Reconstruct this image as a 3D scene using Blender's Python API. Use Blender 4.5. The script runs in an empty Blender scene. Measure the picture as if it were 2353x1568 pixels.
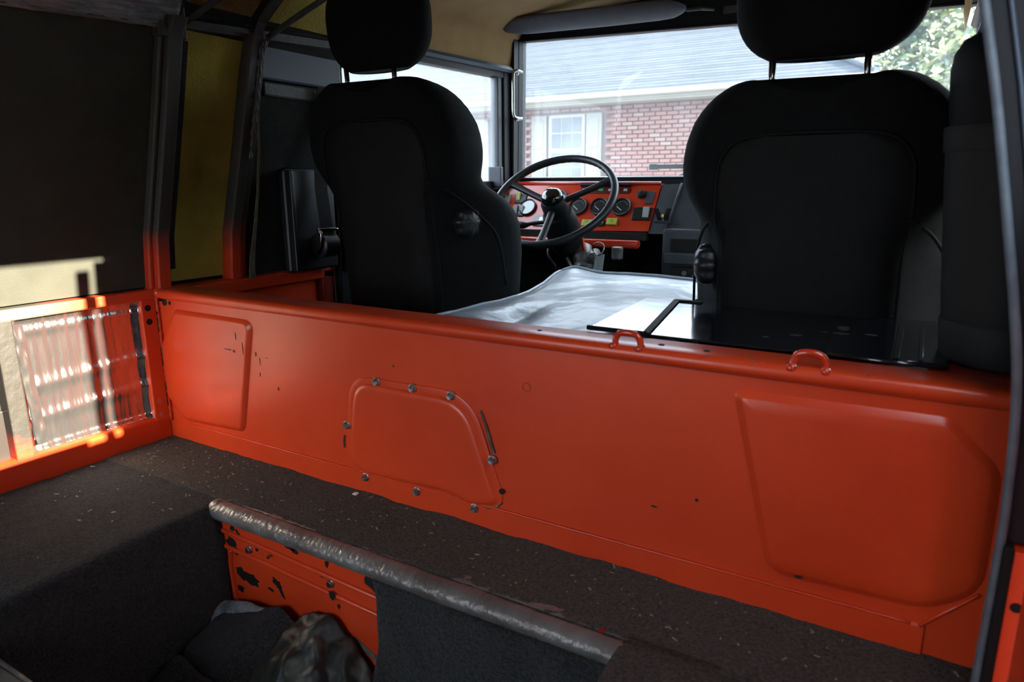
import bpy, bmesh, math, random
from mathutils import Vector, Matrix, noise
random.seed(7)
S = bpy.context.scene
COL = S.collection
V = Vector
sin, cos, pi = math.sin, math.cos, math.pi

# ------------------------------------------------------------------ camera, light, exposure
yaw, pitch, roll = 0.53711, 0.228558, -0.005446
fw = V((-sin(yaw)*cos(pitch), cos(yaw)*cos(pitch), -sin(pitch)))
r0 = V((cos(yaw), sin(yaw), 0)); u0 = r0.cross(fw)
rr = r0*cos(roll) + u0*sin(roll); uu = -r0*sin(roll) + u0*cos(roll)
cd = bpy.data.cameras.new('camera'); cam = bpy.data.objects.new('camera', cd); COL.objects.link(cam)
cam.matrix_world = Matrix(((rr.x, uu.x, -fw.x, .75), (rr.y, uu.y, -fw.y, -.95), (rr.z, uu.z, -fw.z, .62), (0, 0, 0, 1)))
cd.sensor_width = 36; cd.sensor_fit = 'HORIZONTAL'; cd.lens = 36*1568/2353; cd.clip_start = .01; cd.clip_end = 300
cd.dof.use_dof = True; cd.dof.focus_distance = 1.7; cd.dof.aperture_fstop = 5.0
S.camera = cam

W = bpy.data.worlds.new('sky'); S.world = W; W.use_nodes = True
bg = W.node_tree.nodes['Background']; bg.inputs[0].default_value = (.80, .90, 1.0, 1); bg.inputs[1].default_value = 3.2
sd = bpy.data.lights.new('sun', 'SUN'); sun = bpy.data.objects.new('sun', sd); COL.objects.link(sun)
sd.energy = 25; sd.angle = .009; sd.color = (1, .87, .66)
sun.rotation_euler = V((-1, 0, -.32)).to_track_quat('-Z', 'Y').to_euler(); sun.location = (20, 0, 8)
S.view_settings.view_transform = 'Standard'; S.view_settings.look = 'None'
S.view_settings.exposure = 1.12; S.view_settings.gamma = 1; S.view_settings.use_curve_mapping = False

# ------------------------------------------------------------------ materials
def mat(name, c1, c2=None, scale=8, rough=.5, metal=0, bump=0, bscale=60, coat=0, lo=.35, hi=.65, spec=.5, stretch=(1, 1, 1), sheen=0, detail=5):
    m = bpy.data.materials.new(name); m.use_nodes = True
    nt = m.node_tree; N = nt.nodes; L = nt.links; b = N['Principled BSDF']
    b.inputs['Base Color'].default_value = (*c1, 1); b.inputs['Roughness'].default_value = rough
    b.inputs['Metallic'].default_value = metal; b.inputs['Coat Weight'].default_value = coat
    b.inputs['Coat Roughness'].default_value = .08; b.inputs['Specular IOR Level'].default_value = spec
    b.inputs['Sheen Weight'].default_value = sheen
    tc = N.new('ShaderNodeTexCoord'); mp = N.new('ShaderNodeMapping'); L.new(tc.outputs['Object'], mp.inputs[0]); mp.inputs['Scale'].default_value = stretch
    if c2:
        n = N.new('ShaderNodeTexNoise'); n.inputs['Scale'].default_value = scale; n.inputs['Detail'].default_value = detail; L.new(mp.outputs[0], n.inputs[0])
        r = N.new('ShaderNodeValToRGB'); r.color_ramp.elements[0].position = lo; r.color_ramp.elements[1].position = hi
        r.color_ramp.elements[0].color = (*c1, 1); r.color_ramp.elements[1].color = (*c2, 1)
        L.new(n.outputs[0], r.inputs[0]); L.new(r.outputs[0], b.inputs['Base Color'])
    if bump:
        n2 = N.new('ShaderNodeTexNoise'); n2.inputs['Scale'].default_value = bscale; n2.inputs['Detail'].default_value = 4; L.new(mp.outputs[0], n2.inputs[0])
        bp = N.new('ShaderNodeBump'); bp.inputs['Strength'].default_value = bump; bp.inputs['Distance'].default_value = .01
        L.new(n2.outputs[0], bp.inputs['Height']); L.new(bp.outputs[0], b.inputs['Normal'])
    return m

def mixramp(m, fac_socket, ca, cb, p0, p1, second=None):
    """replace the base colour by a two colour ramp of a socket"""
    nt = m.node_tree; r = nt.nodes.new('ShaderNodeValToRGB')
    r.color_ramp.elements[0].position = p0; r.color_ramp.elements[1].position = p1
    r.color_ramp.elements[0].color = (*ca, 1); r.color_ramp.elements[1].color = (*cb, 1)
    nt.links.new(fac_socket, r.inputs[0]); nt.links.new(r.outputs[0], nt.nodes['Principled BSDF'].inputs['Base Color'])

RED = (.70, .060, .012); RED2 = (.62, .048, .011)
M = {}
M['red'] = mat('red_paint', RED, RED2, 5, rough=.34, bump=.05, bscale=25, coat=.12)
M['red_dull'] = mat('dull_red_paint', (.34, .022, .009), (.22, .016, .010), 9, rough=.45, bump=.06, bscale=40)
M['red_gloss'] = mat('glossy_red_paint', (.60, .045, .012), (.52, .035, .012), 6, rough=.22, coat=.6)
M['inset'] = mat('shade_darkened_inset', (.012, .006, .005), (.008, .006, .005), 9, rough=.5)  # near-black colour stands in for shade inside the wall opening
M['primer'] = mat('grey_primer', (.055, .055, .050), (.03, .03, .029), 14, rough=.5, bump=.15, bscale=60)
# paint that turns from red at the foot to grey overspray higher up (spraying has its own shape)
def overspray(name, z0, z1, grey=(.05, .048, .044)):
    m = mat(name, RED, rough=.42, bump=.12, bscale=50, coat=.15); nt = m.node_tree; N = nt.nodes; L = nt.links
    ge = N.new('ShaderNodeNewGeometry'); sx = N.new('ShaderNodeSeparateXYZ'); L.new(ge.outputs['Position'], sx.inputs[0])
    n = N.new('ShaderNodeTexNoise'); n.inputs['Scale'].default_value = 14; n.inputs['Detail'].default_value = 4; L.new(ge.outputs['Position'], n.inputs[0])
    a = N.new('ShaderNodeMath'); a.operation = 'MULTIPLY_ADD'; a.inputs[1].default_value = .12; L.new(n.outputs[0], a.inputs[0]); L.new(sx.outputs[2], a.inputs[2])
    mr = N.new('ShaderNodeMapRange'); mr.inputs[1].default_value = z0+.06; mr.inputs[2].default_value = z1+.06; L.new(a.outputs[0], mr.inputs[0])
    mixramp(m, mr.outputs[0], (.60, .045, .012), grey, 0, 1); return m
M['pillar'] = overspray('pillar_paint', .44, .53)
M['post'] = overspray('post_paint', .07, .13, (.024, .0225, .020))
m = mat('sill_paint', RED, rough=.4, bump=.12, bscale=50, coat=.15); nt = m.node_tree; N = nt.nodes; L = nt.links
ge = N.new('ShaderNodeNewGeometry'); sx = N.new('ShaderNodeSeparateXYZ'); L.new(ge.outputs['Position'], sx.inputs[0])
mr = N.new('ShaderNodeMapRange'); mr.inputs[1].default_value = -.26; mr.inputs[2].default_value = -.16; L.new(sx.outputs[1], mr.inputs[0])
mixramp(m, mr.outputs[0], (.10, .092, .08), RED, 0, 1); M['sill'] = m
M['carpet'] = mat('brown_black_carpet', (.022, .018, .016), (.118, .098, .083), 210, rough=1, bump=.9, bscale=420, spec=.1, sheen=.1, lo=.3, hi=.75)
M['carpet_dark'] = mat('charcoal_carpet', (.010, .011, .013), (.062, .064, .067), 200, rough=1, bump=.9, bscale=380, spec=.1, sheen=.1, lo=.3, hi=.8)
M['backing'] = mat('felt_backing', (.22, .235, .25), (.09, .105, .13), 30, rough=.95, bump=.5, bscale=200, lo=.45, hi=.62)
M['tarp'] = mat('stained_rubber_sheet', (.016, .019, .018), (.19, .20, .165), 16, rough=.5, bump=.35, bscale=40, lo=.50, hi=.80, detail=9)
M['tape'] = mat('duct_tape', (.20, .19, .185), (.12, .105, .098), 9, rough=.36, metal=.25, bump=.35, bscale=70, stretch=(1.6, 1, 1))
M['foil'] = mat('foil_insulation', (.64, .63, .64), (.54, .53, .55), 20, rough=.14, metal=.955, bump=.12, bscale=45, stretch=(1, 3.5, .5))
M['foil_dull'] = mat('dull_foil_strip', (.32, .34, .36), (.16, .18, .20), 22, rough=.35, metal=.35, bump=.4, bscale=50, stretch=(1, .6, 3))
M['board'] = mat('dark_board', (.056, .058, .048), (.047, .049, .041), 14, rough=.9, bump=.35, bscale=500, spec=.2)
M['black_felt'] = mat('black_felt', (.010, .011, .011), (.016, .016, .015), 30, rough=.95, bump=.4, bscale=250)
M['foam'] = mat('yellow_foam', (.46, .38, .060), (.34, .275, .045), 9, rough=.95, bump=.5, bscale=260)
M['foam_brown'] = mat('amber_foam', (.26, .15, .035), (.15, .085, .022), 10, rough=.95, bump=.5, bscale=260)
M['headliner'] = mat('tan_headliner', (.40, .27, .13), (.33, .22, .105), 7, rough=.95, bump=.25, bscale=500, spec=.15)
M['fabric'] = mat('black_seat_fabric', (.0036, .0044, .0052), (.0056, .0066, .0076), 60, rough=.78, bump=.35, bscale=900, spec=.20, sheen=.0)
M['shell'] = mat('black_seat_shell', (.0036, .0044, .005), (.0055, .0062, .007), 40, rough=.6, bump=.2, bscale=700, spec=.22)
M['black_plastic'] = mat('black_plastic', (.014, .015, .018), rough=.38, bump=.08, bscale=600)
M['dash_plastic'] = mat('slate_plastic', (.045, .050, .062), (.038, .042, .052), 30, rough=.48, bump=.15, bscale=700)
M['black_gloss'] = mat('glossy_black_sheet', (.008, .009, .012), (.03, .032, .036), 25, rough=.13, bump=.04, bscale=12, lo=.55, hi=.9, spec=.8, coat=.6)
M['black_frame'] = mat('black_frame_paint', (.008, .009, .012), rough=.5, spec=.2)
M['blue_frame_and_reflection'] = mat('slate_blue_paint_and_reflection', (.045, .065, .10), rough=.45)
M['rubber'] = mat('rubber_seal', (.10, .125, .155), (.07, .09, .115), 40, rough=.55)
M['rubber_black'] = mat('black_rubber', (.006, .006, .007), rough=.7, spec=.2)
M['wheel'] = mat('wheel_plastic', (.022, .025, .030), rough=.36, bump=.05, bscale=300)
M['chrome'] = mat('chrome', (.42, .42, .40), rough=.16, metal=1)
M['zinc'] = mat('zinc_bolt', (.55, .57, .58), (.35, .36, .37), 120, rough=.32, metal=1)
M['alloy'] = mat('cast_alloy', (.28, .27, .26), (.16, .155, .15), 40, rough=.45, metal=.7, bump=.2, bscale=120)
M['brass'] = mat('brass', (.55, .38, .12), rough=.3, metal=1)
M['vinyl'] = mat('grey_vinyl', (.44, .52, .60), (.39, .46, .54), 12, rough=.36, bump=.12, bscale=90, coat=.15)
M['white'] = mat('white_enamel', (.75, .75, .72), rough=.4)
M['label_plate'] = mat('grey_green_plate', (.38, .43, .42), rough=.4)
M['lime'] = mat('lime_lens', (.45, .50, .06), (.36, .40, .05), 60, rough=.3)
M['dial'] = mat('dial_face', (.012, .014, .014), rough=.3)
M['glassface_reflection'] = mat('dial_glass_reflection', (.45, .52, .50), rough=.05, coat=1)  # pale base colour stands in for the reflection in the glass
M['dim_red'] = mat('dark_red_lens', (.09, .010, .010), rough=.3)
M['green'] = mat('green_mark', (.05, .35, .12), rough=.4)
M['visor'] = mat('grey_visor_vinyl', (.085, .085, .105), (.07, .07, .088), 20, rough=.6, bump=.15, bscale=400)
M['strap'] = mat('cream_webbing', (.15, .135, .10), (.10, .09, .068), 80, rough=.9, bump=.4, bscale=300)
M['crumb'] = mat('straw_crumb', (.34, .30, .22), (.20, .17, .12), 90, rough=.9)
M['column'] = mat('dark_slate_padding', (.008, .0095, .0105), (.006, .007, .008), 12, rough=.7, bump=.15, bscale=300)
M['chip'] = mat('black_primer_chip', (.008, .008, .008), rough=.5)
M['scuff'] = mat('bare_metal_scuff', (.16, .15, .14), (.05, .045, .04), 90, rough=.45, metal=.4)
M['hole'] = mat('hole_black', (.004, .004, .004), rough=.9)
M['brick'] = mat('red_brick', (.23, .105, .085), (.32, .19, .165), 1.1, rough=.9, bump=.3, bscale=30, lo=.3, hi=.7)
M['brick_pale'] = mat('pale_brick', (.36, .26, .235), (.30, .20, .175), 2, rough=.9, bump=.3, bscale=30)
M['mortar'] = mat('mortar', (.26, .175, .155), (.22, .15, .135), 3, rough=.95)
M['shingle'] = mat('grey_shingle', (.030, .042, .058), (.050, .064, .082), 3, rough=.9, bump=.4, bscale=30, stretch=(1, 4, 4))
M['shingle_b'] = mat('darker_grey_shingle', (.020, .029, .042), (.036, .047, .062), 3, rough=.9, bump=.4, bscale=30, stretch=(1, 4, 4))
M['fascia'] = mat('cream_sun_block', (.34, .33, .275), rough=.6)
M['shutter'] = mat('cream_shutter', (.25, .24, .205), rough=.6)
M['pane'] = mat('window_pane', (.05, .06, .07), (.13, .15, .165), 1.5, rough=.2, coat=.1)
M['bark'] = mat('bark', (.10, .07, .05), (.06, .045, .03), 12, rough=.95, bump=.6, bscale=20)
M['drive'] = mat('asphalt_drive', (.16, .155, .15), (.12, .115, .112), 2, rough=.9, bump=.3, bscale=20)
M['lawn'] = mat('lawn', (.07, .12, .03), (.12, .16, .05), 3, rough=1, bump=.5, bscale=20)
# leaves: translucent, colour per leaf clump
m = mat('leaf', (.05, .12, .085), (.30, .33, .14), .75, rough=.5, lo=.36, hi=.62); m.node_tree.nodes['Principled BSDF'].inputs['Transmission Weight'].default_value = 0
M['leaf'] = m
# dusty glass: mostly clear, a film of dust that scatters light, denser in specks
def dusty(name, base, speck):
    m = bpy.data.materials.new(name); m.use_nodes = True; nt = m.node_tree; N = nt.nodes; L = nt.links; N.clear()
    o = N.new('ShaderNodeOutputMaterial'); t = N.new('ShaderNodeBsdfTransparent'); t.inputs[0].default_value = (.94, .97, 1, 1)
    gl = N.new('ShaderNodeBsdfGlossy'); gl.inputs['Roughness'].default_value = .02
    lw = N.new('ShaderNodeLayerWeight'); lw.inputs[0].default_value = .5; pw = N.new('ShaderNodeMath'); pw.operation = 'POWER'; pw.inputs[1].default_value = 5; L.new(lw.outputs['Facing'], pw.inputs[0])
    fr = N.new('ShaderNodeMath'); fr.operation = 'MULTIPLY_ADD'; fr.inputs[1].default_value = .5; fr.inputs[2].default_value = .02; L.new(pw.outputs[0], fr.inputs[0])
    tr = N.new('ShaderNodeBsdfTranslucent'); tr.inputs[0].default_value = (.80, .86, .92, 1)
    tc = N.new('ShaderNodeTexCoord'); n = N.new('ShaderNodeTexNoise'); n.inputs['Scale'].default_value = 4; n.inputs['Detail'].default_value = 6; L.new(tc.outputs['Object'], n.inputs[0])
    v = N.new('ShaderNodeTexVoronoi'); v.inputs['Scale'].default_value = 45; L.new(tc.outputs['Object'], v.inputs[0])
    lt = N.new('ShaderNodeMath'); lt.operation = 'LESS_THAN'; lt.inputs[1].default_value = .09; L.new(v.outputs['Distance'], lt.inputs[0])
    mr = N.new('ShaderNodeMapRange'); mr.inputs[1].default_value = .3; mr.inputs[2].default_value = .75; mr.inputs[3].default_value = base*.6; mr.inputs[4].default_value = base*1.5; L.new(n.outputs[0], mr.inputs[0])
    a = N.new('ShaderNodeMath'); a.operation = 'MULTIPLY_ADD'; a.inputs[1].default_value = speck; L.new(lt.outputs[0], a.inputs[0]); L.new(mr.outputs[0], a.inputs[2])
    m1 = N.new('ShaderNodeMixShader'); L.new(fr.outputs[0], m1.inputs[0]); L.new(t.outputs[0], m1.inputs[1]); L.new(gl.outputs[0], m1.inputs[2])
    m2 = N.new('ShaderNodeMixShader'); L.new(a.outputs[0], m2.inputs[0]); L.new(m1.outputs[0], m2.inputs[1]); L.new(tr.outputs[0], m2.inputs[2])
    L.new(m2.outputs[0], o.inputs[0]); return m
M['glass'] = dusty('dusty_windscreen', .045, .12)
M['glass_door'] = dusty('dusty_door_glass', .07, .0)

# ------------------------------------------------------------------ builders
OFF = {}
def link(o, parent, off):
    COL.objects.link(o)
    if parent is not None: o.parent = parent
    OFF[o.name] = off
def tag(o, label=None, cat=None, group=None, kind=None):
    if label: o['label'] = label
    if cat: o['category'] = cat
    if group: o['group'] = group
    if kind: o['kind'] = kind
    return o
def thing(name, loc, label, cat, group=None, kind=None):
    o = bpy.data.objects.new(name, None); o.empty_display_size = .05
    o.location = loc; link(o, None, V(loc)); return tag(o, label, cat, group, kind)
def struct(name, loc): return thing(name, loc, None, None, None, 'structure')
def obj(name, bm, m, parent=None, smooth=False, angle=None):
    """bm is in world coordinates; parts are stored relative to their thing"""
    if parent is not None: off = OFF[parent.name]
    else:
        lo = [min(v.co[i] for v in bm.verts) for i in range(3)]; hi = [max(v.co[i] for v in bm.verts) for i in range(3)]
        off = V(((lo[0]+hi[0])/2, (lo[1]+hi[1])/2, lo[2]))
    bmesh.ops.translate(bm, verts=bm.verts, vec=-off)
    bmesh.ops.recalc_face_normals(bm, faces=bm.faces)
    me = bpy.data.meshes.new(name); bm.to_mesh(me); bm.free(); me.materials.append(M[m] if isinstance(m, str) else m)
    if smooth:
        for p in me.polygons: p.use_smooth = True
        if angle: me.set_sharp_from_angle(angle=math.radians(angle))
    o = bpy.data.objects.new(name, me)
    if parent is None: o.location = off
    link(o, parent, off); return o
def frame_box(bm, c, ax, h, bev=0, seg=2):
    """box: centre, three axes, half sizes"""
    c = V(c); ax = [V(a).normalized() for a in ax]; vs = []
    for i in (-1, 1):
        for j in (-1, 1):
            for k in (-1, 1): vs.append(bm.verts.new(c+ax[0]*h[0]*i+ax[1]*h[1]*j+ax[2]*h[2]*k))
    fs = [bm.faces.new([vs[q] for q in f]) for f in ((0, 1, 3, 2), (4, 6, 7, 5), (0, 4, 5, 1), (2, 3, 7, 6), (0, 2, 6, 4), (1, 5, 7, 3))]
    if bev:
        es = list({e for f in fs for e in f.edges}); bmesh.ops.bevel(bm, geom=es, offset=bev, segments=seg, affect='EDGES', profile=.5)
    return bm
XYZ = ((1, 0, 0), (0, 1, 0), (0, 0, 1))
def box(lo, hi, bev=0, bm=None, seg=2):
    bm = bm or bmesh.new(); lo = V(lo); hi = V(hi)
    return frame_box(bm, (lo+hi)/2, XYZ, (hi-lo)/2, bev, seg)
def loft(rings, closed=True, caps=True, bm=None, smoothcap=False):
    bm = bm or bmesh.new(); R = [[bm.verts.new(p) for p in r] for r in rings]; n = len(R[0])
    for a, b in zip(R, R[1:]):
        for i in range(n if closed else n-1):
            j = (i+1) % n
            try: bm.faces.new((a[i], a[j], b[j], b[i]))
            except ValueError: pass
    if caps and closed: bm.faces.new(R[0][::-1]); bm.faces.new(R[-1])
    return bm
def tube(path, r, seg=10, bm=None, caps=True, closed=False):
    path = [V(p) for p in path]; rings = []; n = len(path); up = None
    for i, p in enumerate(path):
        if closed: t = path[(i+1) % n]-path[i-1]
        else: t = path[min(i+1, n-1)]-path[max(i-1, 0)]
        t.normalize()
        if up is None: up = t.orthogonal().normalized()
        up = (up-t*up.dot(t)).normalized(); s = t.cross(up)
        rad = r(i/(n-1)) if callable(r) else r
        rings.append([p+(up*cos(a)+s*sin(a))*rad for a in [2*pi*k/seg for k in range(seg)]])
    if closed: rings.append(rings[0])
    bm = loft(rings, True, caps and not closed, bm)
    if closed: bmesh.ops.remove_doubles(bm, verts=bm.verts, dist=1e-6)
    return bm
def lathe(c, axis, prof, seg=24, bm=None, lobes=0, amp=0):
    """prof: (radius, height along axis) pairs"""
    c = V(c); a = V(axis).normalized(); u = a.orthogonal().normalized(); w = a.cross(u); rings = []
    for r, h in prof:
        rings.append([c+a*h+(u*cos(t)+w*sin(t))*max(r, 1e-4)*(1+amp*cos(lobes*t)) for t in [2*pi*k/seg for k in range(seg)]])
    return loft(rings, True, True, bm)
def smoothpath(pts, k=8, closed=False):
    P = [V(p) for p in pts]; n = len(P); out = []
    for i in range(n if closed else n-1):
        p0 = P[(i-1) % n] if closed or i > 0 else P[0]; p1 = P[i]; p2 = P[(i+1) % n]; p3 = P[(i+2) % n] if closed or i+2 < n else P[-1]
        for j in range(k):
            t = j/k; out.append(.5*((2*p1)+(p2-p0)*t+(2*p0-5*p1+4*p2-p3)*t*t+(3*p1-p0-3*p2+p3)*t**3))
    if not closed: out.append(P[-1])
    return out
def roundpoly(pts, rad, seg=5):
    """2-D polygon with rounded corners; rad: number or list"""
    n = len(pts); out = []
    for i in range(n):
        p = V((*pts[i], 0)); a = V((*pts[i-1], 0)); b = V((*pts[(i+1) % n], 0)); r = rad[i] if isinstance(rad, (list, tuple)) else rad
        da = (a-p); db = (b-p); la, lb = da.length, db.length; da.normalize(); db.normalize()
        d = min(r, la*.48, lb*.48); s = p+da*d; e = p+db*d
        for k in range(seg+1):
            t = k/seg; q = s*(1-t)**2+p*2*t*(1-t)+e*t*t; out.append((q.x, q.y))
    return out
def insetpoly(pts, d):
    """inset a convex-ish polygon of any orientation"""
    n = len(pts); ar = sum(pts[i-1][0]*pts[i][1]-pts[i][0]*pts[i-1][1] for i in range(n)); s = 1 if ar > 0 else -1; out = []
    for i in range(n):
        p0 = V(pts[i-1]); p1 = V(pts[i]); p2 = V(pts[(i+1) % n]); e1 = (p1-p0).normalized(); e2 = (p2-p1).normalized()
        n1 = V((-e1.y, e1.x))*s; n2 = V((-e2.y, e2.x))*s; k = 1+n1.dot(n2); q = p1+(n1+n2)*(d/max(k, .4)); out.append((q.x, q.y))
    return out
def pressing(poly, rad, prof, to3, seg=6):
    """stack of inset outlines: prof = [(inset, height)]"""
    rings = []
    for d, h in prof:
        pp = insetpoly(poly, d) if d else poly
        rr_ = [max(.004, (r-d)) for r in (rad if isinstance(rad, (list, tuple)) else [rad]*len(poly))]
        rings.append([to3(x, z, h) for x, z in roundpoly(pp, rr_, seg)])
    return loft(rings)
def grid(nu, nv, f, bm=None, thick=None):
    bm = bm or bmesh.new(); R = [[bm.verts.new(f(i/nu, j/nv)) for j in range(nv+1)] for i in range(nu+1)]
    for i in range(nu):
        for j in range(nv): bm.faces.new((R[i][j], R[i+1][j], R[i+1][j+1], R[i][j+1]))
    if thick:
        bm.normal_update(); bmesh.ops.recalc_face_normals(bm, faces=bm.faces)
        bmesh.ops.solidify(bm, geom=bm.faces[:], thickness=thick)
    return bm
def lerp(tab, z):
    if z <= tab[0][0]: return tab[0][1]
    for (a, b), (c, d) in zip(tab, tab[1:]):
        if z <= c: return b+(d-b)*(z-a)/(c-a)
    return tab[-1][1]
def nz(x, y, z=0, s=1): return noise.noise(V((x*s, y*s, z*s)))
def ss(a, b, x):
    t = min(1, max(0, (x-a)/(b-a))); return t*t*(3-2*t)
def strip(poly3, w, n_out, bm=None): pass

# wall lean: inner face X of the left wall by height
LX = [(0, -.80), (.38, -.80), (.50, -.785), (.645, -.738), (.80, -.690), (.93, -.652), (1.0, -.60), (1.04, -.55), (1.10, -.43)]
def lx(z): return lerp(LX, z)
def rx(z): return .06-lerp(LX, z)

# ------------------------------------------------------------------ ground and outdoors (setting and added light blockers)
g = obj('ground', grid(20, 20, lambda u, v: V((-60+120*u, -60+140*v, -.95+.02*nz(u*60, v*60)))), 'drive'); tag(g, kind='structure')

hg = obj('added_ground_hedge', grid(30, 60, lambda u, v: V((8.2+1.2*sin(u*pi)*-1+.15*nz(u*9, v*40), -16+15.7*v, -.95+3.5*(u if u < .8 else .8+.2*sin((u-.8)/.2*pi/2))+.06*nz(u*20, v*60, 3)))), 'lawn', None, True); hg.name = 'sky_block_hedge'; tag(hg, kind='structure')  # unseen, added to cut low sky light entering the side opening
gw = struct('wall_sun_block', (5.3, 3, -.95))  # unseen, added to keep direct sun off the cab seats
obj('sun_block_body', box((5.0, .06, -.95), (5.6, 7.5, 3.1)), 'fascia', gw)
obj('sun_block_cap', box((4.9, .06, 3.1), (5.7, 7.6, 3.2), .02), 'fascia', gw)

# ------------------------------------------------------------------ floor
fl = struct('floor', (.03, -.9, 0))
def fz(x, y): return .004*nz(x, y, 0, 9)+.0025*nz(x, y, 3, 30)
obj('platform_carpet', grid(150, 14, lambda u, v: V((-.84+1.73*u, -.172+.19*v, fz(-.84+1.73*u, -.172+.19*v)+.006*ss(.86, 1, v)*nz(u*40, v, 2))), thick=.01), 'carpet', fl, True)
def left_prof(t):   # across the left platform, round the edge, down the side of the footwell
    s = t*(.42+.31)
    if s < .40: return (-.83+s*1.085, 0.)
    if s < .43:
        a = (s-.40)/.03*pi/2; return (-.396+.012*sin(a), -.012+.012*cos(a))
    return (-.384+.012*sin((s-.43)*9), -.012-(s-.43))
def lp(u, v):
    x, z = left_prof(u); y = -1.9+1.74*v
    d = nz(x*7, y*7, z*7)*.006; return V((x+d*.6, y, z+fz(x, y)+d*.5))
obj('side_carpet', grid(80, 110, lp, thick=-.008), 'carpet_dark', fl, True)
obj('platform_carpet', grid(40, 60, lambda u, v: V((.463+.43*u+.004*nz(v*20, 1), -1.9+1.74*v, fz(u*.4, v*1.8))), thick=.01), 'carpet', fl, True)
obj('footwell_side', box((.462, -1.9, -.32), (.475, -.17, -.012)), 'carpet_dark', fl)
obj('footwell_floor', box((-.40, -1.9, -.33), (.48, -.15, -.315)), 'carpet_dark', fl)
obj('floor_pan', box((-.88, -2.0, -.40), (.93, 1.66, -.335)), 'black_frame', fl)
obj('cab_floor', box((-.80, .06, -.33), (.86, 1.62, -.20)), 'black_felt', fl)
obj('rear_platform', box((-.84, -1.95, -.33), (.89, -1.6, -.02), .01), 'carpet_dark', fl)
# footwell front: red kick plate (left), hanging carpet (right)
kp = obj('kick_plate', box((-.392, -.186, -.32), (.05, -.17, -.008)), 'red', fl)
rb = []
for za, zb in ((-.046, -.064), (-.079, -.097)):
    bm = bmesh.new(); c = V((-.17, -.1865, (za+zb)/2)); d = V((.43, 0, zb-za)).normalized(); frame_box(bm, c, (d, (0, 1, 0), V((0, 1, 0)).cross(d)), (.208, .0045, .005), .0042, 3); obj('ridge', bm, 'red', kp, True)
obj('ridge', tube(smoothpath([(-.352, -.186, -.084), (-.358, -.187, -.12), (-.352, -.187, -.2), (-.35, -.187, -.29)]), .005, 8), 'red', kp, True)
for bx, bz in ((-.296, -.067), (-.372, -.132), (-.081, -.071)):
    b_ = obj('bolt', lathe((bx, -.186, bz), (0, -1, 0), [(.0085, 0), (.0085, .002), (.0065, .0025), (.0065, .006), (.0055, .007), (0, .007)], 12), 'zinc', kp)
    obj('slot', box((bx-.0008, -.1936, bz-.004), (bx+.0008, -.1928, bz+.004)), 'hole', b_)
def flat(pts, y, m, parent, name, th=.0008):
    bm = bmesh.new(); f = bm.faces.new([bm.verts.new((x, y, z)) for x, z in pts]); r = bmesh.ops.extrude_face_region(bm, geom=[f])
    bmesh.ops.translate(bm, verts=[e for e in r['geom'] if isinstance(e, bmesh.types.BMVert)], vec=(0, -th, 0)); return obj(name, bm, m, parent)
def blot(cx, cz, w, h, seed, n=14, rot=0):
    random.seed(seed); out = []
    for k in range(n):
        a = 2*pi*k/n; r = .55+.45*random.random(); x = cos(a)*w*r; z = sin(a)*h*r
        out.append((cx+x*cos(rot)-z*sin(rot), cz+x*sin(rot)+z*cos(rot)))
    return out
for i, (cx, cz, w, h, ro) in enumerate([(-.343, -.035, .010, .007, .3), (-.325, -.042, .004, .018, .7), (-.35, -.068, .018, .012, -.3), (-.338, -.082, .008, .012, 0), (-.33, -.128, .02, .017, -.6), (-.30, -.133, .026, .017, -.2), (-.225, -.118, .018, .010, -.5), (-.214, -.135, .005, .014, .5), (-.245, -.137, .010, .004, -.3), (-.19, -.026, .030, .008, -.3), (-.17, -.034, .014, .006, -.3), (-.088, -.035, .006, .009, 0), (.022, -.042, .026, .016, -.5), (-.098, -.062, .012, .004, .5), (-.275, -.062, .006, .004, 0), (-.245, -.07, .004, .003, 0), (-.075, -.092, .010, .012, .2), (-.065, -.112, .004, .006, 0), (-.335, -.165, .012, .010, 0)]):
    flat(blot(cx, cz, w, h, i+3, rot=ro), -.1862 if not (-.10 < cz < -.085) else -.191, 'chip', kp, 'paint_chip')
flat(blot(-.235, -.061, .005, .003, 77), -.1905, 'brass', kp, 'rust_spot')
flat([(-.045, -.166), (-.03, -.160), (.03, -.185), (.035, -.20), (.01, -.19)], -.1865, 'strap', kp, 'glue_smear')
def hang(u, v):
    x = .028+.44*u+.012*sin(v*5)*(1-u); z = -.022-.30*v
    return V((x, -.196-.022*ss(0, .5, v)*(.6+.4*nz(x*5, z*5))-.006*nz(x*14, z*14), z))
obj('footwell_carpet', grid(60, 44, hang, thick=.008), 'carpet_dark', fl, True)

# ------------------------------------------------------------------ bulkhead
bh = thing('bulkhead', (.03, 0, 0), 'long orange red painted steel bulkhead running across behind the front seats', 'bulkhead')
pan = obj('panel', box((-.835, 0, -.01), (.89, .012, .362)), 'red', bh)
bm = bmesh.new()
sec = [(-.005, .360), (-.0065, .364), (-.0065, .372), (-.003, .3765), (.003, .3785), (.062, .379), (.066, .376), (.066, .35), (.012, .35), (.012, .356), (-.001, .356)]
loft([[V((x, y, z)) for y, z in sec] for x in (-.80, .87)], bm=bm); obj('top_rail', bm, 'red', bh, True, 40)
flat([(-.80, .3555), (.87, .3555), (.87, .3575), (-.80, .3575)], -.0002, 'chip', bh, 'seam')
bm = bmesh.new(); loft([[V((x, y, z)) for y, z in [(0, .052), (-.004, .0495), (-.004, -.01), (.002, -.01), (.002, .052)]] for x in (-.80, .81)], bm=bm); obj('foot_flange', bm, 'red', bh)
obj('weld_bead', tube([(-.72+.0153*k, -.003, .0515+.0007*nz(k*.7, 0)) for k in range(100)], .0018, 6), 'red', bh, True)
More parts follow.
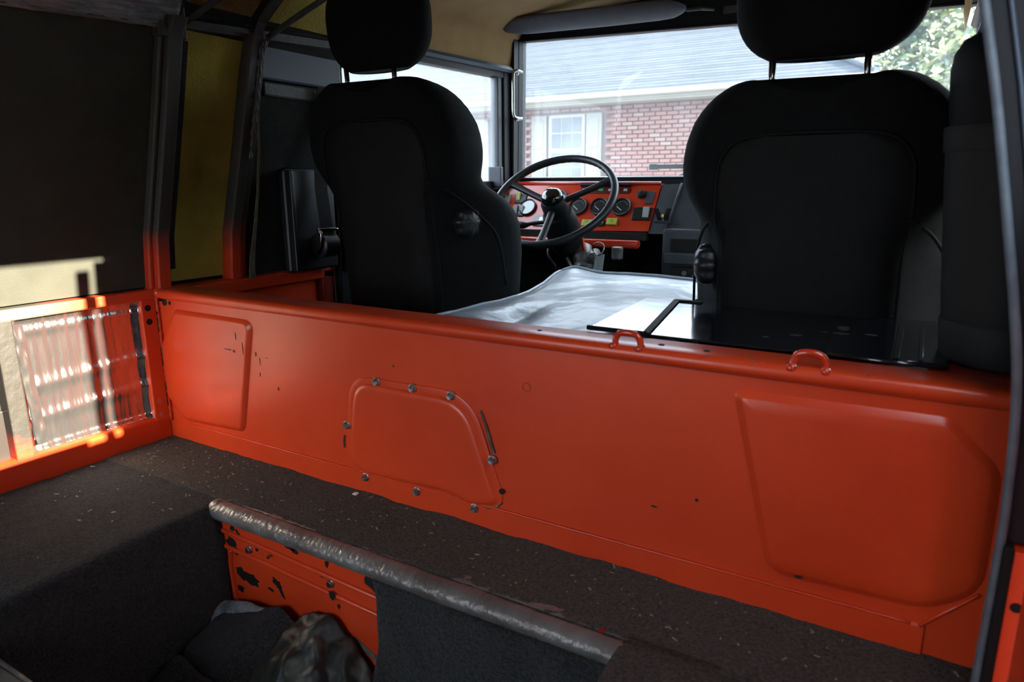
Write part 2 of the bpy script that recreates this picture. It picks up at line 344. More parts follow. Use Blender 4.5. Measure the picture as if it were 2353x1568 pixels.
obj('weld_bead', tube([(.805, -.003, .051), (.835, -.003, .085), (.862, -.003, .115)], .0022, 6), 'red', bh, True)
Yp = lambda x, z, h: V((x, -h, z))
obj('embossed_panel', pressing([(-.735, .335), (-.461, .334), (-.523, .068), (-.739, .058), (-.806, .112), (-.808, .235)], [.012, .03, .02, .02, .02, .02], [(0, 0), (.0015, .0015), (.008, .0065), (.0105, .0075), (.016, .0075)], Yp), 'red', bh, True, 50)
obj('embossed_panel', pressing([(.546, .336), (.806, .338), (.866, .280), (.866, .118), (.812, .074), (.612, .069)], [.018, .012, .02, .03, .04, .03], [(0, 0), (.0015, .0012), (.0095, .0062), (.012, .0072), (.03, .0075)], Yp), 'red', bh, True, 50)
cp = obj('cover_plate', pressing([(-.186, .252), (.100, .260), (.176, .052), (-.216, .036)], [.05, .07, .045, .07], [(0, 0), (.0006, .0030), (.002, .0034), (.012, .0034)], Yp, 8), 'red', bh, True, 40)
obj('raised_face', pressing([(-.174, .242), (.090, .244), (.158, .062), (.128, .052), (.085, .047), (.045, .060), (-.03, .055), (-.203, .050)], [.045, .06, .035, .02, .02, .02, .02, .06], [(0, .0034), (.003, .0065), (.008, .008), (.014, .008)], Yp, 6), 'red', cp, True, 45)
for i, (bx, bz) in enumerate([(-.116, .249), (-.028, .2495), (.059, .2485), (-.201, .146), (.1455, .144), (-.158, .0425), (-.028, .0425), (.105, .0415)]):
    b_ = obj('bolt', lathe((bx, -.0034, bz), (0, -1, 0), [(.0088, 0), (.0088, .0015), (.0080, .002), (.0080, .002)], 18), 'zinc', cp)
    hx = lathe((bx, -.005, bz), (0, -1, 0), [(.0068, 0), (.0068, .0052), (.006, .006), (0, .0055)], 6); obj('hex_head', hx, 'zinc', b_)
obj('bolt_hole', lathe((.1635, -.0034, .088), (0, -1, 0), [(.0055, 0), (.0055, .0006), (0, .0006)], 14), 'hole', cp)
obj('bare_edge', tube([(.121, -.003, .231), (.132, -.003, .205), (.142, -.003, .172), (.148, -.003, .156)], lambda t: .0016+.0012*abs(sin(t*17)), 6), 'scuff', cp)
obj('bare_edge', tube([(.130, -.003, .047), (.150, -.003, .053), (.164, -.003, .067)], lambda t: .0014+.001*abs(sin(t*13)), 6), 'scuff', cp)
obj('bare_edge', tube([(-.211, -.003, .122), (-.214, -.003, .105), (-.213, -.003, .095)], .0016, 6), 'scuff', cp)
for k, cx in enumerate((.386, .6415)):
    lo_ = obj('tie_down_loop', tube(smoothpath([(cx-.021, .004, .376), (cx-.019, .004, .388), (cx-.013, .003, .396), (cx, .002, .3985), (cx+.013, .003, .396), (cx+.019, .004, .388), (cx+.021, .004, .376)], 6), .0050, 10), 'red_gloss', bh, True)
    obj('loop_foot', box((cx-.028, -.0072, .370), (cx-.015, .012, .382), .005, seg=3), 'red_gloss', lo_, True, 50)
    obj('loop_foot', box((cx+.015, -.0072, .370), (cx+.027, .012, .382), .005, seg=3), 'red_gloss', lo_, True, 50)
for hx_, hz_, r_, e_ in ((-.773, .3485, .0095, 1.3), (-.753, .3475, .005, 1.3)):
    obj('hole', lathe((hx_, 0, hz_), (0, -1, 0), [(r_, 0), (r_, .0006), (0, .0006)], 18), 'hole', bh)
obj('ring_mark', tube([(.212+.0075*cos(2*pi*k/20), -.0003, .287+.0075*sin(2*pi*k/20)) for k in range(20)], .0005, 5, closed=True), 'red_dull', bh)
random.seed(4)
for i, (cx, cz, w, h) in enumerate([(-.545, .262, .014, .0022), (-.525, .260, .005, .004), (-.463, .26, .0025, .008), (-.452, .245, .0012, .012), (-.43, .255, .008, .001), (-.455, .215, .0012, .008), (.44, .128, .008, .002), (.655, .0775, .008, .003), (.672, .073, .003, .003), (.665, .035, .012, .003), (.69, .034, .006, .003), (-.075, .285, .003, .003), (-.40, .19, .002, .005), (.505, .155, .003, .003), (-.495, .27, .0015, .018), (-.515, .295, .0015, .012)]):
    flat(blot(cx, cz, w, h, i+40, 9), -.0078 if (-.735 < cx < -.47 and cz > .06 and cz < .33) else (-.0078 if .6 < cx < .86 and cz > .075 else -.0003), 'chip', bh, 'paint_scuff', .0004)
for i in range(14):
    px = -.2+.07*i+random.uniform(-.02, .02); flat(blot(px, .3795, .004, .001, i+90, 7), -.006, 'scuff', bh, 'paint_scuff', .0008)
obj('rail_holes', lathe((.43, .03, .3788), (0, 0, 1), [(.005, 0), (.005, .0006), (0, .0006)], 10), 'hole', bh).name = 'hole'
obj('hole', lathe((.50, .025, .3788), (0, 0, 1), [(.005, 0), (.005, .0006), (0, .0006)], 10), 'hole', bh)
obj('hole', lathe((.22, .03, .3788), (0, 0, 1), [(.004, 0), (.004, .0006), (0, .0006)], 10), 'hole', bh)

# ------------------------------------------------------------------ left wall
wl = struct('wall_left', (-.82, -.6, 0))
zs = [0, .2, .38, .5, .645, .8, .93, .985]
def sheet(y0, y1, zlist, dx, th, ny=2, xf=lx):
    rings = []
    for k in range(ny+1):
        y = y0+(y1-y0)*k/ny; rings.append([V((xf(z)+dx, y, z)) for z in zlist]+[V((xf(z)+dx-th, y, z)) for z in zlist[::-1]])
    return loft(rings)
obj('outer_skin', sheet(-1.95, .56, [-.33]+zs, -.052, .02), 'black_felt', wl)
bd = obj('liner_board', sheet(-1.93, -.004, [.382, .45, .5, .57, .645, .72, .8, .87, .94], -.022, .012, 6), 'board', wl, True, 30)
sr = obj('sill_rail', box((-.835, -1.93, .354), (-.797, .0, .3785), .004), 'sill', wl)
obj('bottom_rail', box((-.845, -1.93, -.02), (-.797, .0, .068), .010, seg=3), 'red', wl, True, 50)
obj('post', box((-.835, -.342, .055), (-.799, -.308, .357), .003), 'post', wl)
obj('post', box((-.835, -.80, .055), (-.799, -.73, .357), .003), 'post', wl)
fg = obj('corner_flange', box((-.835, -.043, .03), (-.797, -.006, .357), .003), 'red', wl)
for hz_, m_ in ((.336, 'hole'), (.303, 'hole'), (.107, 'zinc'), (.073, 'zinc')):
    obj('hole' if m_ == 'hole' else 'rivet', lathe((-.797, -.028, hz_), (1, 0, 0), [(.0075, 0), (.0075, .0008), (0, .0012)], 16), m_ if m_ == 'hole' else 'zinc', fg)
for z0, z1 in ((.27, .325), (.19, .235), (.09, .15)):
    obj('slot', box((-.80, -.0085, z0), (-.795, -.0055, z1)), 'hole', fg)
obj('weld_bead', tube([(-.797+.002*nz(k, 1), -.004, .05+.0085*k) for k in range(39)], lambda t: .0042+.0012*sin(t*140), 7), 'red', wl, True)
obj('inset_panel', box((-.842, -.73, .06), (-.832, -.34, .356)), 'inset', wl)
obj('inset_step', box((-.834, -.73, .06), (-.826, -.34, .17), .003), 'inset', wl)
obj('corner_cap', lathe((-.797, .004, .362), (0, 0, 1), [(.013, -.005), (.014, .008), (.010, .017), (0, .019)], 14), 'red', wl, True)
# pillars
def pillar(y0, y1, x0, x1, zl, m, name='pillar', par=wl):
    rings = []
    for z in zl:
        a = lx(z); rings.append([V((a+x0, y0, z)), V((a+x1-.004, y0, z)), V((a+x1, y0+.004, z)), V((a+x1, y1-.004, z)), V((a+x1-.004, y1, z)), V((a+x0, y1, z))])
    return obj(name, loft(rings), m, par, True, 35)
ZP = [.374, .42, .46, .50, .55, .60, .645, .70, .75, .8, .85, .90, .93, .96]
pillar(.000, .034, -.03, .012, ZP, 'pillar')
pillar(-.012, .002, -.03, -.004, ZP, 'pillar')
pillar(.034, .058, -.028, -.004, [.42+.0385*k for k in range(14)], 'black_felt', 'foam_strip')
pillar(.205, .236, -.03, .008, ZP, 'pillar')
pillar(.236, .262, -.03, -.004, ZP, 'pillar')
obj('frayed_edge', tube([(lx(z)+.010+.003*nz(z*60, 2), .236+.004*nz(z*40, 5), z) for z in [.68+.006*k for k in range(46)]], lambda t: .004+.002*sin(t*60), 7), 'primer', wl, True)
obj('ledge', box((-.835, .0, .345), (-.765, .56, .377), .004), 'red', wl)
lp_ = obj('lower_inner_panel', box((-.835, .06, -.2), (-.79, .545, .36), .004), 'red_dull', wl)
obj('pressed_panel', pressing([(.235, .338), (.49, .345), (.49, .10), (.235, .10)], .02, [(0, 0), (.004, .006), (.02, .006)], lambda a, z, h: V((-.79+h, a, z))), 'red', lp_, True, 40)
obj('access_hole', box((-.795, .165, .295), (-.787, .205, .335), .006), 'hole', lp_)
obj('edge_post', box((-.80, .50, -.2), (-.765, .548, .372), .006), 'red_dull', lp_)
# upper rail and roof ribs
def rail_z(y): return .937+.055*(y+.3)
bm = bmesh.new()
loft([[V((-.655, y, rail_z(y)+a)) if False else V((-.66+b, y, rail_z(y)+a)) for b, a in ((-.03, -.012), (.012, -.012), (.012, .006), (.004, .012), (-.03, .012))] for y in (-1.93, -.3, 0, .56)], bm=bm); obj('upper_rail', bm, 'primer', wl)
for y in (.012, .222):
    obj('roof_rib', loft([[V((x, y-.004, z)), V((x+.006, y-.004, z+.012)), V((x+.006, y+.02, z+.012)), V((x, y+.02, z))] for x, z in ((-.66, .94), (-.625, .985), (-.56, 1.03), (-.44, 1.095), (-.2, 1.15))]), 'primer', wl)
    obj('brace', tube([(-.645, y+.03, .955), (-.60, y+.075, 1.0), (-.53, y+.12, 1.05)], .007, 6), 'primer', wl)
obj('gusset', box((-.67, -.02, .92), (-.644, .045, .995), .004), 'primer', wl)
# panels behind the second pillar
obj('belt_panel', sheet(.262, .56, [.36, .5, .645, .8, .84], -.012, .012), 'black_felt', wl)
obj('vent_panel', box((-.715, .27, .872), (-.69, .545, .962), .006), 'blue_frame_and_reflection', wl)
obj('vent_lip', box((-.712, .27, .832), (-.686, .53, .868), .005), 'primer', wl)
obj('header_roll', tube([(-.67, .25, .978), (-.672, .4, .985), (-.675, .555, .992)], .012, 10), 'dash_plastic', wl, True)

tag(obj('yellow_foam_sheet', sheet(.052, .212, [.386, .45, .5, .57, .645, .72, .8, .87, .945], -.026, .008, 4), 'foam', None, True, 40),
    'tall yellow foam insulation sheet between two grey pillars on left wall', 'insulation')
# foil insulation, crinkled
def foil(u, v):
    y = -.312+.27*u; z = .064+.296*v
    x = -.822+.0020*nz(y*26, z*3.2, 1)+.0012*nz(y*90, z*6, 4)+.0007*nz(y*190, z*10, 6)
    x += .0045*math.exp(-((z-.205-.05*(y+.3))/.014)**2)+.004*math.exp(-((z-.135-.05*(y+.3))/.013)**2)+.003*math.exp(-((z-.325)/.010)**2)
    x += .010*ss(.93, 1, v)+.008*ss(.06, 0, v)+.008*ss(.06, 0, u)+.01*ss(.94, 1, u)
    return V((x, y+.002*nz(z*30, 1), z))
fo = tag(obj('foil_insulation', grid(110, 80, foil), 'foil', None, True), 'crinkled silver foil insulation filling the red framed opening in left wall', 'insulation')
def ftape(u, v):
    z = .085+.26*v; y = -.312+.012*(1-v)+.022*u; return V((-.803+.003*nz(z*40, u*3)+.002*sin(u*pi), y, z))
obj('foil_tape', grid(6, 40, ftape), 'foil', fo, True)
def fstrip(u, v):
    y = -1.4+1.42*u; z0 = rail_z(y)-.014; return V((-.655+.045*v+.004*nz(y*30, v*2)+.003*nz(y*80, v*5), y, z0+.066*v))
fs_ = tag(obj('foil_strip', grid(160, 14, fstrip, thick=.004), 'foil_dull', None, True), 'silver foil strip along the top of dark left wall board', 'insulation')
tag(obj('webbing_strap', loft([[V((x-.001, y-.007*w-.002, z)), V((x-.001, y+.007*w, z)), V((x+.001, y+.007*w, z)), V((x+.001, y-.007*w-.002, z))] for x, y, z, w in [(-.69, .250, .80, .5), (-.70, .252, .70, .35), (-.715, .250, .60, .35), (-.735, .246, .50, .6), (-.748, .243, .44, .9), (-.755, .242, .395, 1.1), (-.754, .242, .378, 1.5)]]), 'strap'),
    'thin cream webbing strap hanging from second pillar above red ledge', 'strap')
# seat belt reel
sb = thing('seat_belt_reel', (-.735, .43, .377), 'black seat belt reel and housing on left wall behind the left seat', 'seat belt')
obj('back_plate', box((-.755, .35, .378), (-.728, .53, .66), .008), 'black_plastic', sb)
obj('side_flange', box((-.728, .35, .385), (-.705, .362, .655), .003), 'black_plastic', sb)
obj('reel', lathe((-.70, .425, .45), (0, 1, 0), [(.03, 0), (.034, .003), (.034, .055), (.03, .058)], 20), 'black_plastic', sb, True, 40)
obj('guide_bar', tube(smoothpath([(-.70, .418, .425), (-.68, .416, .45), (-.675, .416, .485), (-.69, .42, .495), (-.685, .49, .493)]), .004, 8), 'chrome', sb, True)
obj('belt', loft([[V((x, .43, z)), V((x, .475, z)), V((x-.002, .475, z)), V((x-.002, .43, z))] for x, z in ((-.685, .47), (-.70, .6), (-.69, .8), (-.665, .87))]), 'black_felt', sb)
obj('buckle_eye', tube(smoothpath([(-.66, .44, .855), (-.655, .45, .842), (-.655, .47, .842), (-.66, .48, .855)]), .004, 8), 'chrome', sb, True)

# ------------------------------------------------------------------ right wall, jamb
SEAL = [(-.2, .860), (.074, .860), (.18, .861), (.26, .861), (.358, .857), (.43, .850), (.496, .839), (.562, .826), (.647, .809), (.709, .796), (.789, .777), (.97, .735)]
sx_ = lambda z: lerp(SEAL, z)
wr = struct('wall_right', (.9, -.6, 0))
obj('lower_panel', box((.872, -1.95, -.33), (.90, -.20, .60), .004), 'red', wr)
obj('lower_panel', box((.905, -.20, -.33), (.93, .0, .60), .004), 'red', wr)  # unseen extension, added to keep a sun strip off the carpet
obj('upper_panel', loft([[V((sx_(z), -1.95, z)), V((sx_(z)+.05, -1.95, z)), V((sx_(z)+.05, -.46, z)), V((sx_(z), -.46, z))] for z in (.50, .562, .647, .79, .97)]), 'board', wr)
jz = [.0, .10, .18, .232]
obj('jamb', loft([[V((.872, -.108, z)), V((1.02, -.108, z)), V((1.02, -.07, z)), V((.872, -.07, z))] for z in (-.33, .232)]), 'red', wr)
obj('jamb_lip', box((.864, -.112, -.1), (.874, -.07, .236), .002), 'rubber_black', wr)
obj('hole', lathe((.8835, -.1085, .167), (0, -1, 0), [(.0058, 0), (.0058, .0006), (0, .0006)], 16), 'hole', wr)
zj = [.236, .30, .36, .43, .50, .562, .647, .71, .79, .88, .97]
obj('jamb_frame', loft([[V((sx_(z)+.002, -.095, z)), V((sx_(z)+.20, -.095, z)), V((sx_(z)+.20, -.05, z)), V((sx_(z)+.002, -.05, z))] for z in zj]), 'black_frame', wr)
obj('jamb_sun_shield', loft([[V((sx_(z)+.065, -.128, z)), V((sx_(z)+.20, -.128, z)), V((sx_(z)+.20, -.09, z)), V((sx_(z)+.065, -.09, z))] for z in zj]), 'black_frame', wr)  # out of view, added to keep direct sun off the door seal
obj('frame_edge_reflection', tube([(sx_(z)+.0215-.004*ss(.79, .36, z), -.098, z) for z in zj[3:]], .0028, 6), 'blue_frame_and_reflection', wr, True)  # slate-blue colour stands in for a bluish reflection on the black frame
obj('door_seal', tube(smoothpath([(sx_(z), -.103, z) for z in [-.1, .02]+zj]), .0048, 8), 'rubber', wr, True)
obj('pillar_panel', loft([[V((rx(z)+.02+.05*ss(.4, .6, z), -.05, z)), V((rx(z)+.12, -.05, z)), V((rx(z)+.12, .42, z)), V((rx(z)+.02+.05*ss(.4, .6, z), .42, z))] for z in (-.3, .38, .5, .645, .8, .93, .99)]), 'black_felt', wr)
obj('ledge', box((.78, .066, .345), (.89, .42, .3765), .003), 'red_dull', wr)
obj('header', loft([[V((.705, y, .945)), V((.78, y, .978)), V((.78, y, 1.0)), V((.66, y, 1.0))] for y in (-1.95, .42)]), 'black_frame', wr)
obj('rear_post', loft([[V((sx_(z), -1.55, z)), V((sx_(z)+.06, -1.55, z)), V((sx_(z)+.06, -1.50, z)), V((sx_(z), -1.50, z))] for z in zj]), 'black_frame', wr)
# catch stay inside the side opening; its shadow falls on the left wall
wc = wr
obj('stile', box((.86, -.165, .53), (.872, -.140, .86), .002), 'black_frame', wc)
obj('catch', box((.80, -.168, .85), (.85, -.138, .955), .004), 'black_frame', wc)
# unseen rear wall; solid right and open left added to shape the light
we = struct('wall_rear_unseen', (.6, -1.97, 0))
obj('panel', box((.05, -2.0, -.35), (.93, -1.95, 1.15)), 'board', we)  # solid right side of the unseen rear wall, added to shape the light
obj('header', box((-.88, -2.0, .92), (.05, -1.95, 1.2)), 'board', we)  # part of the unseen rear wall
obj('sill', box((-.88, -2.0, -.35), (.05, -1.95, .02)), 'board', we)  # part of the unseen rear wall

# ------------------------------------------------------------------ ceiling
ce = struct('ceiling', (.03, 0, 1.1))
prof = [(-.70, .955), (-.64, .99), (-.60, 1.02), (-.545, 1.06), (-.43, 1.118), (-.2, 1.168), (.03, 1.18)]
prof = prof+[(.06-x, z) for x, z in prof[-2::-1]]
def shell(pr, y0, y1, th, ny=1):
    return loft([[V((x, y, z)) for x, z in pr]+[V((x, y, z+th)) for x, z in pr[::-1]] for y in [y0+(y1-y0)*k/ny for k in range(ny+1)]])
obj('rear_shell', shell([(x, z+.02) for x, z in prof], -2.0, .58, .03), 'primer', ce, True, 40)
half = [(x, z+.006) for x, z in prof[1:6]]
for y0, y1, m_ in ((-1.9, .0, 'foam_brown'), (.035, .212, 'foam_brown'), (.245, .575, 'foam')):
    obj('roof_insulation', shell(half, y0, y1, .012), m_, ce, True, 40)
fp = [(-.735, 1.05), (-.725, 1.10), (-.72, 1.16), (-.70, 1.195), (-.62, 1.225), (-.3, 1.255), (.03, 1.265)]
fp = fp+[(.06-x, z) for x, z in fp[-2::-1]]
def fshell(th, inset=0):
    rings = []
    for k in range(11):
        y = .56+1.08*k/10; d = -.045*(1-k/10)
        rings.append([V((x, y, z+(d if z > 1.12 else 0))) for x, z in fp]+[V((x*1.0, y, z+th+(d if z > 1.12 else 0))) for x, z in fp[::-1]])
    return loft(rings)
obj('headlining', fshell(.03), 'headliner', ce, True, 50)
obj('roof_step', loft([[V((x, .56, z)) for x, z in prof]+[V((x, .56, z+.14)) for x, z in prof[::-1]], [V((x, .585, z)) for x, z in prof]+[V((x, .585, z+.14)) for x, z in prof[::-1]]]), 'headliner', ce)

# ------------------------------------------------------------------ doors and windscreen
def cab_door(name, s, xp):
    d = struct(name, (xp, 1.0, .3)); f = lambda a, b, c, e, g_, h, bev=.005: box((min(xp+s*a, xp+s*b), c, g_), (max(xp+s*a, xp+s*b), e, h), bev)
    obj('lower_panel', f(-.03, .0, .55, 1.58, -.33, .60), 'black_frame', d)
    obj('window_rail', f(-.03, .012, .575, 1.5, .59, .625), 'black_frame', d)
    bm = bmesh.new(); a0 = xp-s*.03; a1 = xp+s*.012
    loft([[V((a0, y, z)), V((a1, y, z)), V((a1, y, z+.022)), V((a0, y, z+.022))] for y, z in ((.575, 1.000), (1.5, 1.022))], bm=bm); obj('top_frame', bm, 'black_frame', d)
    bm = bmesh.new(); a1 = xp+s*.030
    loft([[V((a0, y, z+.02)), V((a1-s*.008, y, z+.02)), V((a1, y, z+.03)), V((a1-s*.006, y, z+.042)), V((a0, y, z+.042))] for y, z in ((.575, 1.000), (1.545, 1.024))], bm=bm); obj('gutter_rail', bm, 'blue_frame_and_reflection', d)
    obj('front_channel', f(-.03, .006, 1.452, 1.485, .61, 1.03), 'dash_plastic', d)
    obj('front_frame', f(-.03, .014, 1.485, 1.535, .61, 1.045), 'black_frame', d)
    obj('rear_frame', f(-.03, .008, .565, .60, .36, 1.01), 'black_frame', d)
    obj('pane', f(-.012, -.008, .595, 1.46, .605, 1.015, 0), 'glass_door', d); return d
d1 = cab_door('door_1', 1, -.745); d2 = cab_door('door_2', -1, .835)
obj('door_lock', box((-.76, 1.405, .603), (-.70, 1.425, .68), .003), 'dash_plastic', d1)
w1 = struct('window_1', (.05, 1.6, .63))
TL, TR, BR, BL = (-.712, 1.168), (.823, 1.118), (.823, .633), (-.718, .634)
def wbar(pts, y0, y1, m_, nm):
    return obj(nm, loft([[V((x, y, z)) for x, z in pts] for y in (y0, y1)]), m_, w1)
wbar([TL, TR, (.86, 1.30), (-.80, 1.33)], 1.575, 1.63, 'black_frame', 'top_frame')
wbar([BL, BR, (.86, .600), (-.76, .600)], 1.575, 1.63, 'black_frame', 'bottom_frame')
wbar([TL, BL, (-.768, .60), (-.772, 1.33)], 1.535, 1.63, 'black_frame', 'side_frame')
wbar([TR, BR, (.865, .60), (.865, 1.30)], 1.50, 1.63, 'black_frame', 'side_frame')
obj('rubber_lip', tube([(x, 1.572, z) for x, z in (TL, TR, BR, BL)], .0045, 6, closed=True), 'rubber_black', w1)
wbar([TL, TR, BR, BL], 1.604, 1.609, 'glass', 'pane')
obj('sill_edge', box((-.72, 1.632, .612), (.83, 1.70, .641), .004), 'white', w1)
wf = obj('wall_front', box((-.80, 1.575, -.35), (.88, 1.63, .60)), 'black_felt'); tag(wf, kind='structure')
wi = thing('windscreen_wiper', (-.05, 1.65, .63), 'black windscreen wiper resting outside the windscreen beside the passenger seat', 'wiper')
obj('blade', box((-.16, 1.645, .667), (.22, 1.655, .683), .002), 'rubber_black', wi)
obj('tip', box((-.178, 1.643, .664), (-.145, 1.657, .686), .003), 'black_plastic', wi)
obj('arm', tube([(-.09, 1.66, .632), (-.03, 1.658, .652), (.05, 1.652, .678)], .004, 8), 'dash_plastic', wi)

# ------------------------------------------------------------------ seats
YB = [(.15, .375), (.373, .352), (.45, .340), (.55, .328), (.64, .316), (.72, .306), (.80, .300)]
WB = [(.15, .155), (.373, .155), (.45, .155), (.50, .156), (.53, .162), (.555, .185), (.58, .203), (.61, .218), (.645, .222), (.69, .215), (.73, .200), (.75, .188), (.765, .176), (.777, .163), (.787, .148), (.793, .136), (.797, .124), (.7995, .108)]
WF = [(.15, .228), (.373, .244), (.45, .246), (.50, .238), (.53, .224), (.555, .210), (.58, .220), (.61, .230), (.645, .233), (.69, .226), (.73, .208), (.75, .194), (.765, .181), (.777, .168), (.787, .152), (.793, .139), (.797, .126), (.7995, .110)]
DD = [(.15, .27), (.373, .295), (.45, .295), (.50, .27), (.53, .225), (.555, .165), (.60, .16), (.69, .155), (.76, .135), (.785, .115), (.797, .09)]
def srp(tab, z):
    return sum(lerp(tab, min(.7995, z+d))*w for d, w in ((-.016, .2), (-.008, .2), (0, .2), (.008, .2), (.016, .2))) if z < .72 else lerp(tab, z)
def ring(z, c, dz):
    wb, w, d, yb = srp(WB, z), srp(WF, z), srp(DD, z), lerp(YB, z); t = min(.11, d*.72)
    h = [(0, 0), (.55*wb, .001), (.85*wb, .006), (wb, .026), ((wb+w)/2+.006, d*.42), (w, d*.72), (w-.012, d*.95), (w-.045, d), (w-.085, d*.88), (.45*w, t), (0, t*.96)]
    pts = h+[(-x, y) for x, y in h[-2:0:-1]]
    out = []
    for p in smoothpath([(x, y, 0) for x, y in pts], 3, True):
        zz = z-.011*ss(.66, .797, z)-.030*(.5+.5*cos(pi*min(1, abs(p.x)/.118)))*ss(.70, .797, z)
        out.append(V((c+p.x, yb+p.y, zz+dz)))
    return out
def back_y(x, z):
    wb = lerp(WB, z); q = abs(x)/wb; return lerp(YB, z)+(.001*q if q < .55 else .001+.006*((q-.55)/.3)**1.6 if q < .85 else .008+.02*((q-.85)/.15)**1.3)
def seat(name, c, dz, inb, label):
    t = thing(name, (c, .45, .15+dz), label, 'seat')
    zz = [.15, .25, .33, .373, .41, .45, .48, .50, .515, .53, .542, .555, .567, .58, .595, .61, .628, .645, .665, .69, .71, .73, .75, .765, .777, .782, .787, .790, .793, .795, .797, .7985, .7995]
    bk = obj('backrest', loft([ring(z, c, dz) for z in zz]), 'fabric', t, True)
    def bp(u, v):
        z = .15+.543*v; lim = lerp([(.15, .142), (.52, .142), (.58, .150), (.63, .149), (.66, .140), (.68, .122), (.690, .10), (.6931, .085)], z)
        x = (2*u-1)*lim; return V((c+x, back_y(x, z)-.004+.006*abs(2*u-1)**6, z+dz))
    obj('back_panel', grid(24, 40, bp, thick=.003), 'shell', bk, True, 60)
    half_ = [(-.148, .20), (-.150, .40), (-.149, .50), (-.156, .555), (-.155, .62), (-.149, .655), (-.128, .683), (-.095, .694), (-.04, .697)]
    path = half_+[(-x, z) for x, z in half_[::-1]]
    obj('seam_piping', tube([V((c+p.x, back_y(p.x, p.z)-.0015, p.z+dz)) for p in smoothpath([(x, 0, z) for x, z in path], 5)], .0034, 7), 'rubber_black', bk, True)
    # side seam that runs to the waist and down the bolster
    for s in (-1, 1):
        sp = [(.150, .0, .56), (.185, .05, .53), (.214, .11, .48), (.232, .16, .42), (.238, .175, .30)]
        obj('seam_piping', tube([V((c+s*(p.x+.004), lerp(YB, p.z)+p.y, p.z+dz)) for p in smoothpath(sp, 6)], .003, 6), 'rubber_black', bk, True)
    cu = obj('seat_cushion', box((c-.235, .46, -.02+dz), (c+.235, .98, .135+dz), .05, seg=4), 'fabric', t, True)
    obj('seat_base', box((c-.20, .45, -.20), (c+.20, .95, .0+dz)), 'black_frame', t)
    # headrest
    hr_c = V((c+(.004 if inb < 0 else .020), .330, (.912 if inb < 0 else .904)+dz)); rings = []
    for k in range(1, 22):
        v = -1+2*k/22; e = (1-abs(v)**2.8)**(1/2.8); zc = hr_c.z+.108*v; w = (.146+.004*v)*e; d = .043*(1-abs(v)**2.4)**(1/2.4)
        rg = []
        for q in range(36):
            a = 2*pi*q/36; ca, sa = cos(a), sin(a)
            x = w*math.copysign(abs(ca)**.62, ca); y = d*math.copysign(abs(sa)**.75, sa)
            rg.append(V((hr_c.x+x, hr_c.y+y-.03*v*.3+.012*(x/.146)**2, zc+.010*(x/.146)**2*(-v if v < 0 else 0))))
        rings.append(rg)
    obj('headrest', loft(rings), 'fabric', t, True, 70)
    for s in (-.075, .070):
        po = obj('headrest_post', tube([(c+s, .338, .745+dz), (c+s, .330, .83+dz)], .0058, 12), 'chrome', t, True)
        obj('collar', box((c+s-.022, .316, .768+dz), (c+s+.022, .356, .783+dz), .005), 'black_plastic', t)
    # adjusting knob on the inboard side
    kz = .462; ky = .405 if inb < 0 else .44
    kx = c+inb*(.175 if inb < 0 else .185)
    kn = obj('recline_knob', lathe((kx-inb*.02, ky, kz+dz), (inb, -.25, 0), [(.012, -.02), (.020, .012), (.034, .014), (.037, .022), (.037, .034), (.033, .044), (.020, .052), (0, .054)], 48, lobes=8, amp=.07), 'black_plastic', t, True, 50)
    return t
seat('seat', .577, 0, -1, 'black fabric passenger seat on the right with headrest, above the glossy lid')
seat('seat', -.392, .065, 1, 'black fabric driver seat on the left, turned bolster beside the steering wheel')

# ------------------------------------------------------------------ engine cover and lid behind the passenger seat
def cov(u, v):
    y = .068+.70*v; xl = lerp([(0, -.085), (.2, -.07), (.45, -.045), (.7, -.075), (.9, -.115), (1, -.12)], v); xr = lerp([(0, .41), (.33, .41), (.42, .328), (1, .328)], v)
    x = xl+(xr-xl)*u
    z = .357+.014*v+.012*ss(0, .15, u)*ss(1, .85, u)+.010*nz(x*5, y*4, 1)+.0022*nz(x*16, y*14, 5)+.0006*nz(x*50, y*36, 2)
    z += .010*math.exp(-((u-.10)/.12)**2-((v-.97)/.10)**2)+.010*math.exp(-((x-.02)/.05)**2-((y-.13)/.07)**2)-.010*math.exp(-((x-.09)/.03)**2-((y-.17-.6*(.09-x))/.09)**2)
    z -= .25*ss(.035, 0, u)**2+.05*ss(.98, 1, v)+.012*ss(.05, 0, v)
    return V((x, y, z-.002))
ec = thing('engine_cover', (.15, .44, -.2), 'wrinkled pale grey vinyl engine cover between the two front seats', 'engine cover')
obj('vinyl_top', grid(110, 110, cov, thick=.006), 'vinyl', ec, True)
obj('body', box((-.05, .08, -.2), (.33, .74, .33), .02), 'black_felt', ec)
pipe = [cov(.045, k/40)+V((0, 0, .003)) for k in range(41)]
obj('edge_piping', tube(pipe, .0035, 7), 'vinyl', ec, True)
obj('edge_piping', tube([cov(.045+.95*k/40, .975)+V((0, 0, .003)) for k in range(41)], .0035, 7), 'vinyl', ec, True)
lz = lambda y: .3855+.035*(y-.22)
ld = thing('storage_lid', (.54, .2, .377), 'glossy black sheet lid lying between the bulkhead rail and passenger seat', 'lid')
bm = bmesh.new(); frame_box(bm, (.5425, .220, .3845), ((1, 0, 0), (0, 1, .035), (0, -.035, 1)), (.2575, .142, .0022), .0018); obj('sheet', bm, 'black_gloss', ld)
fr_ = [(.292, .080), (.388, .082), (.352, .350), (.398, .350), (.405, .338)]
obj('gasket', tube([(.285, .079, .382), (.388, .078, .382)], .0045, 6), 'rubber_black', ld)
obj('gasket', loft([[V((x-.006, y, lz(y))), V((x+.006, y, lz(y))), V((x+.006, y, lz(y)+.004)), V((x-.006, y, lz(y)+.004))] for x, y in ((.388, .078), (.352, .352))]), 'rubber_black', ld)
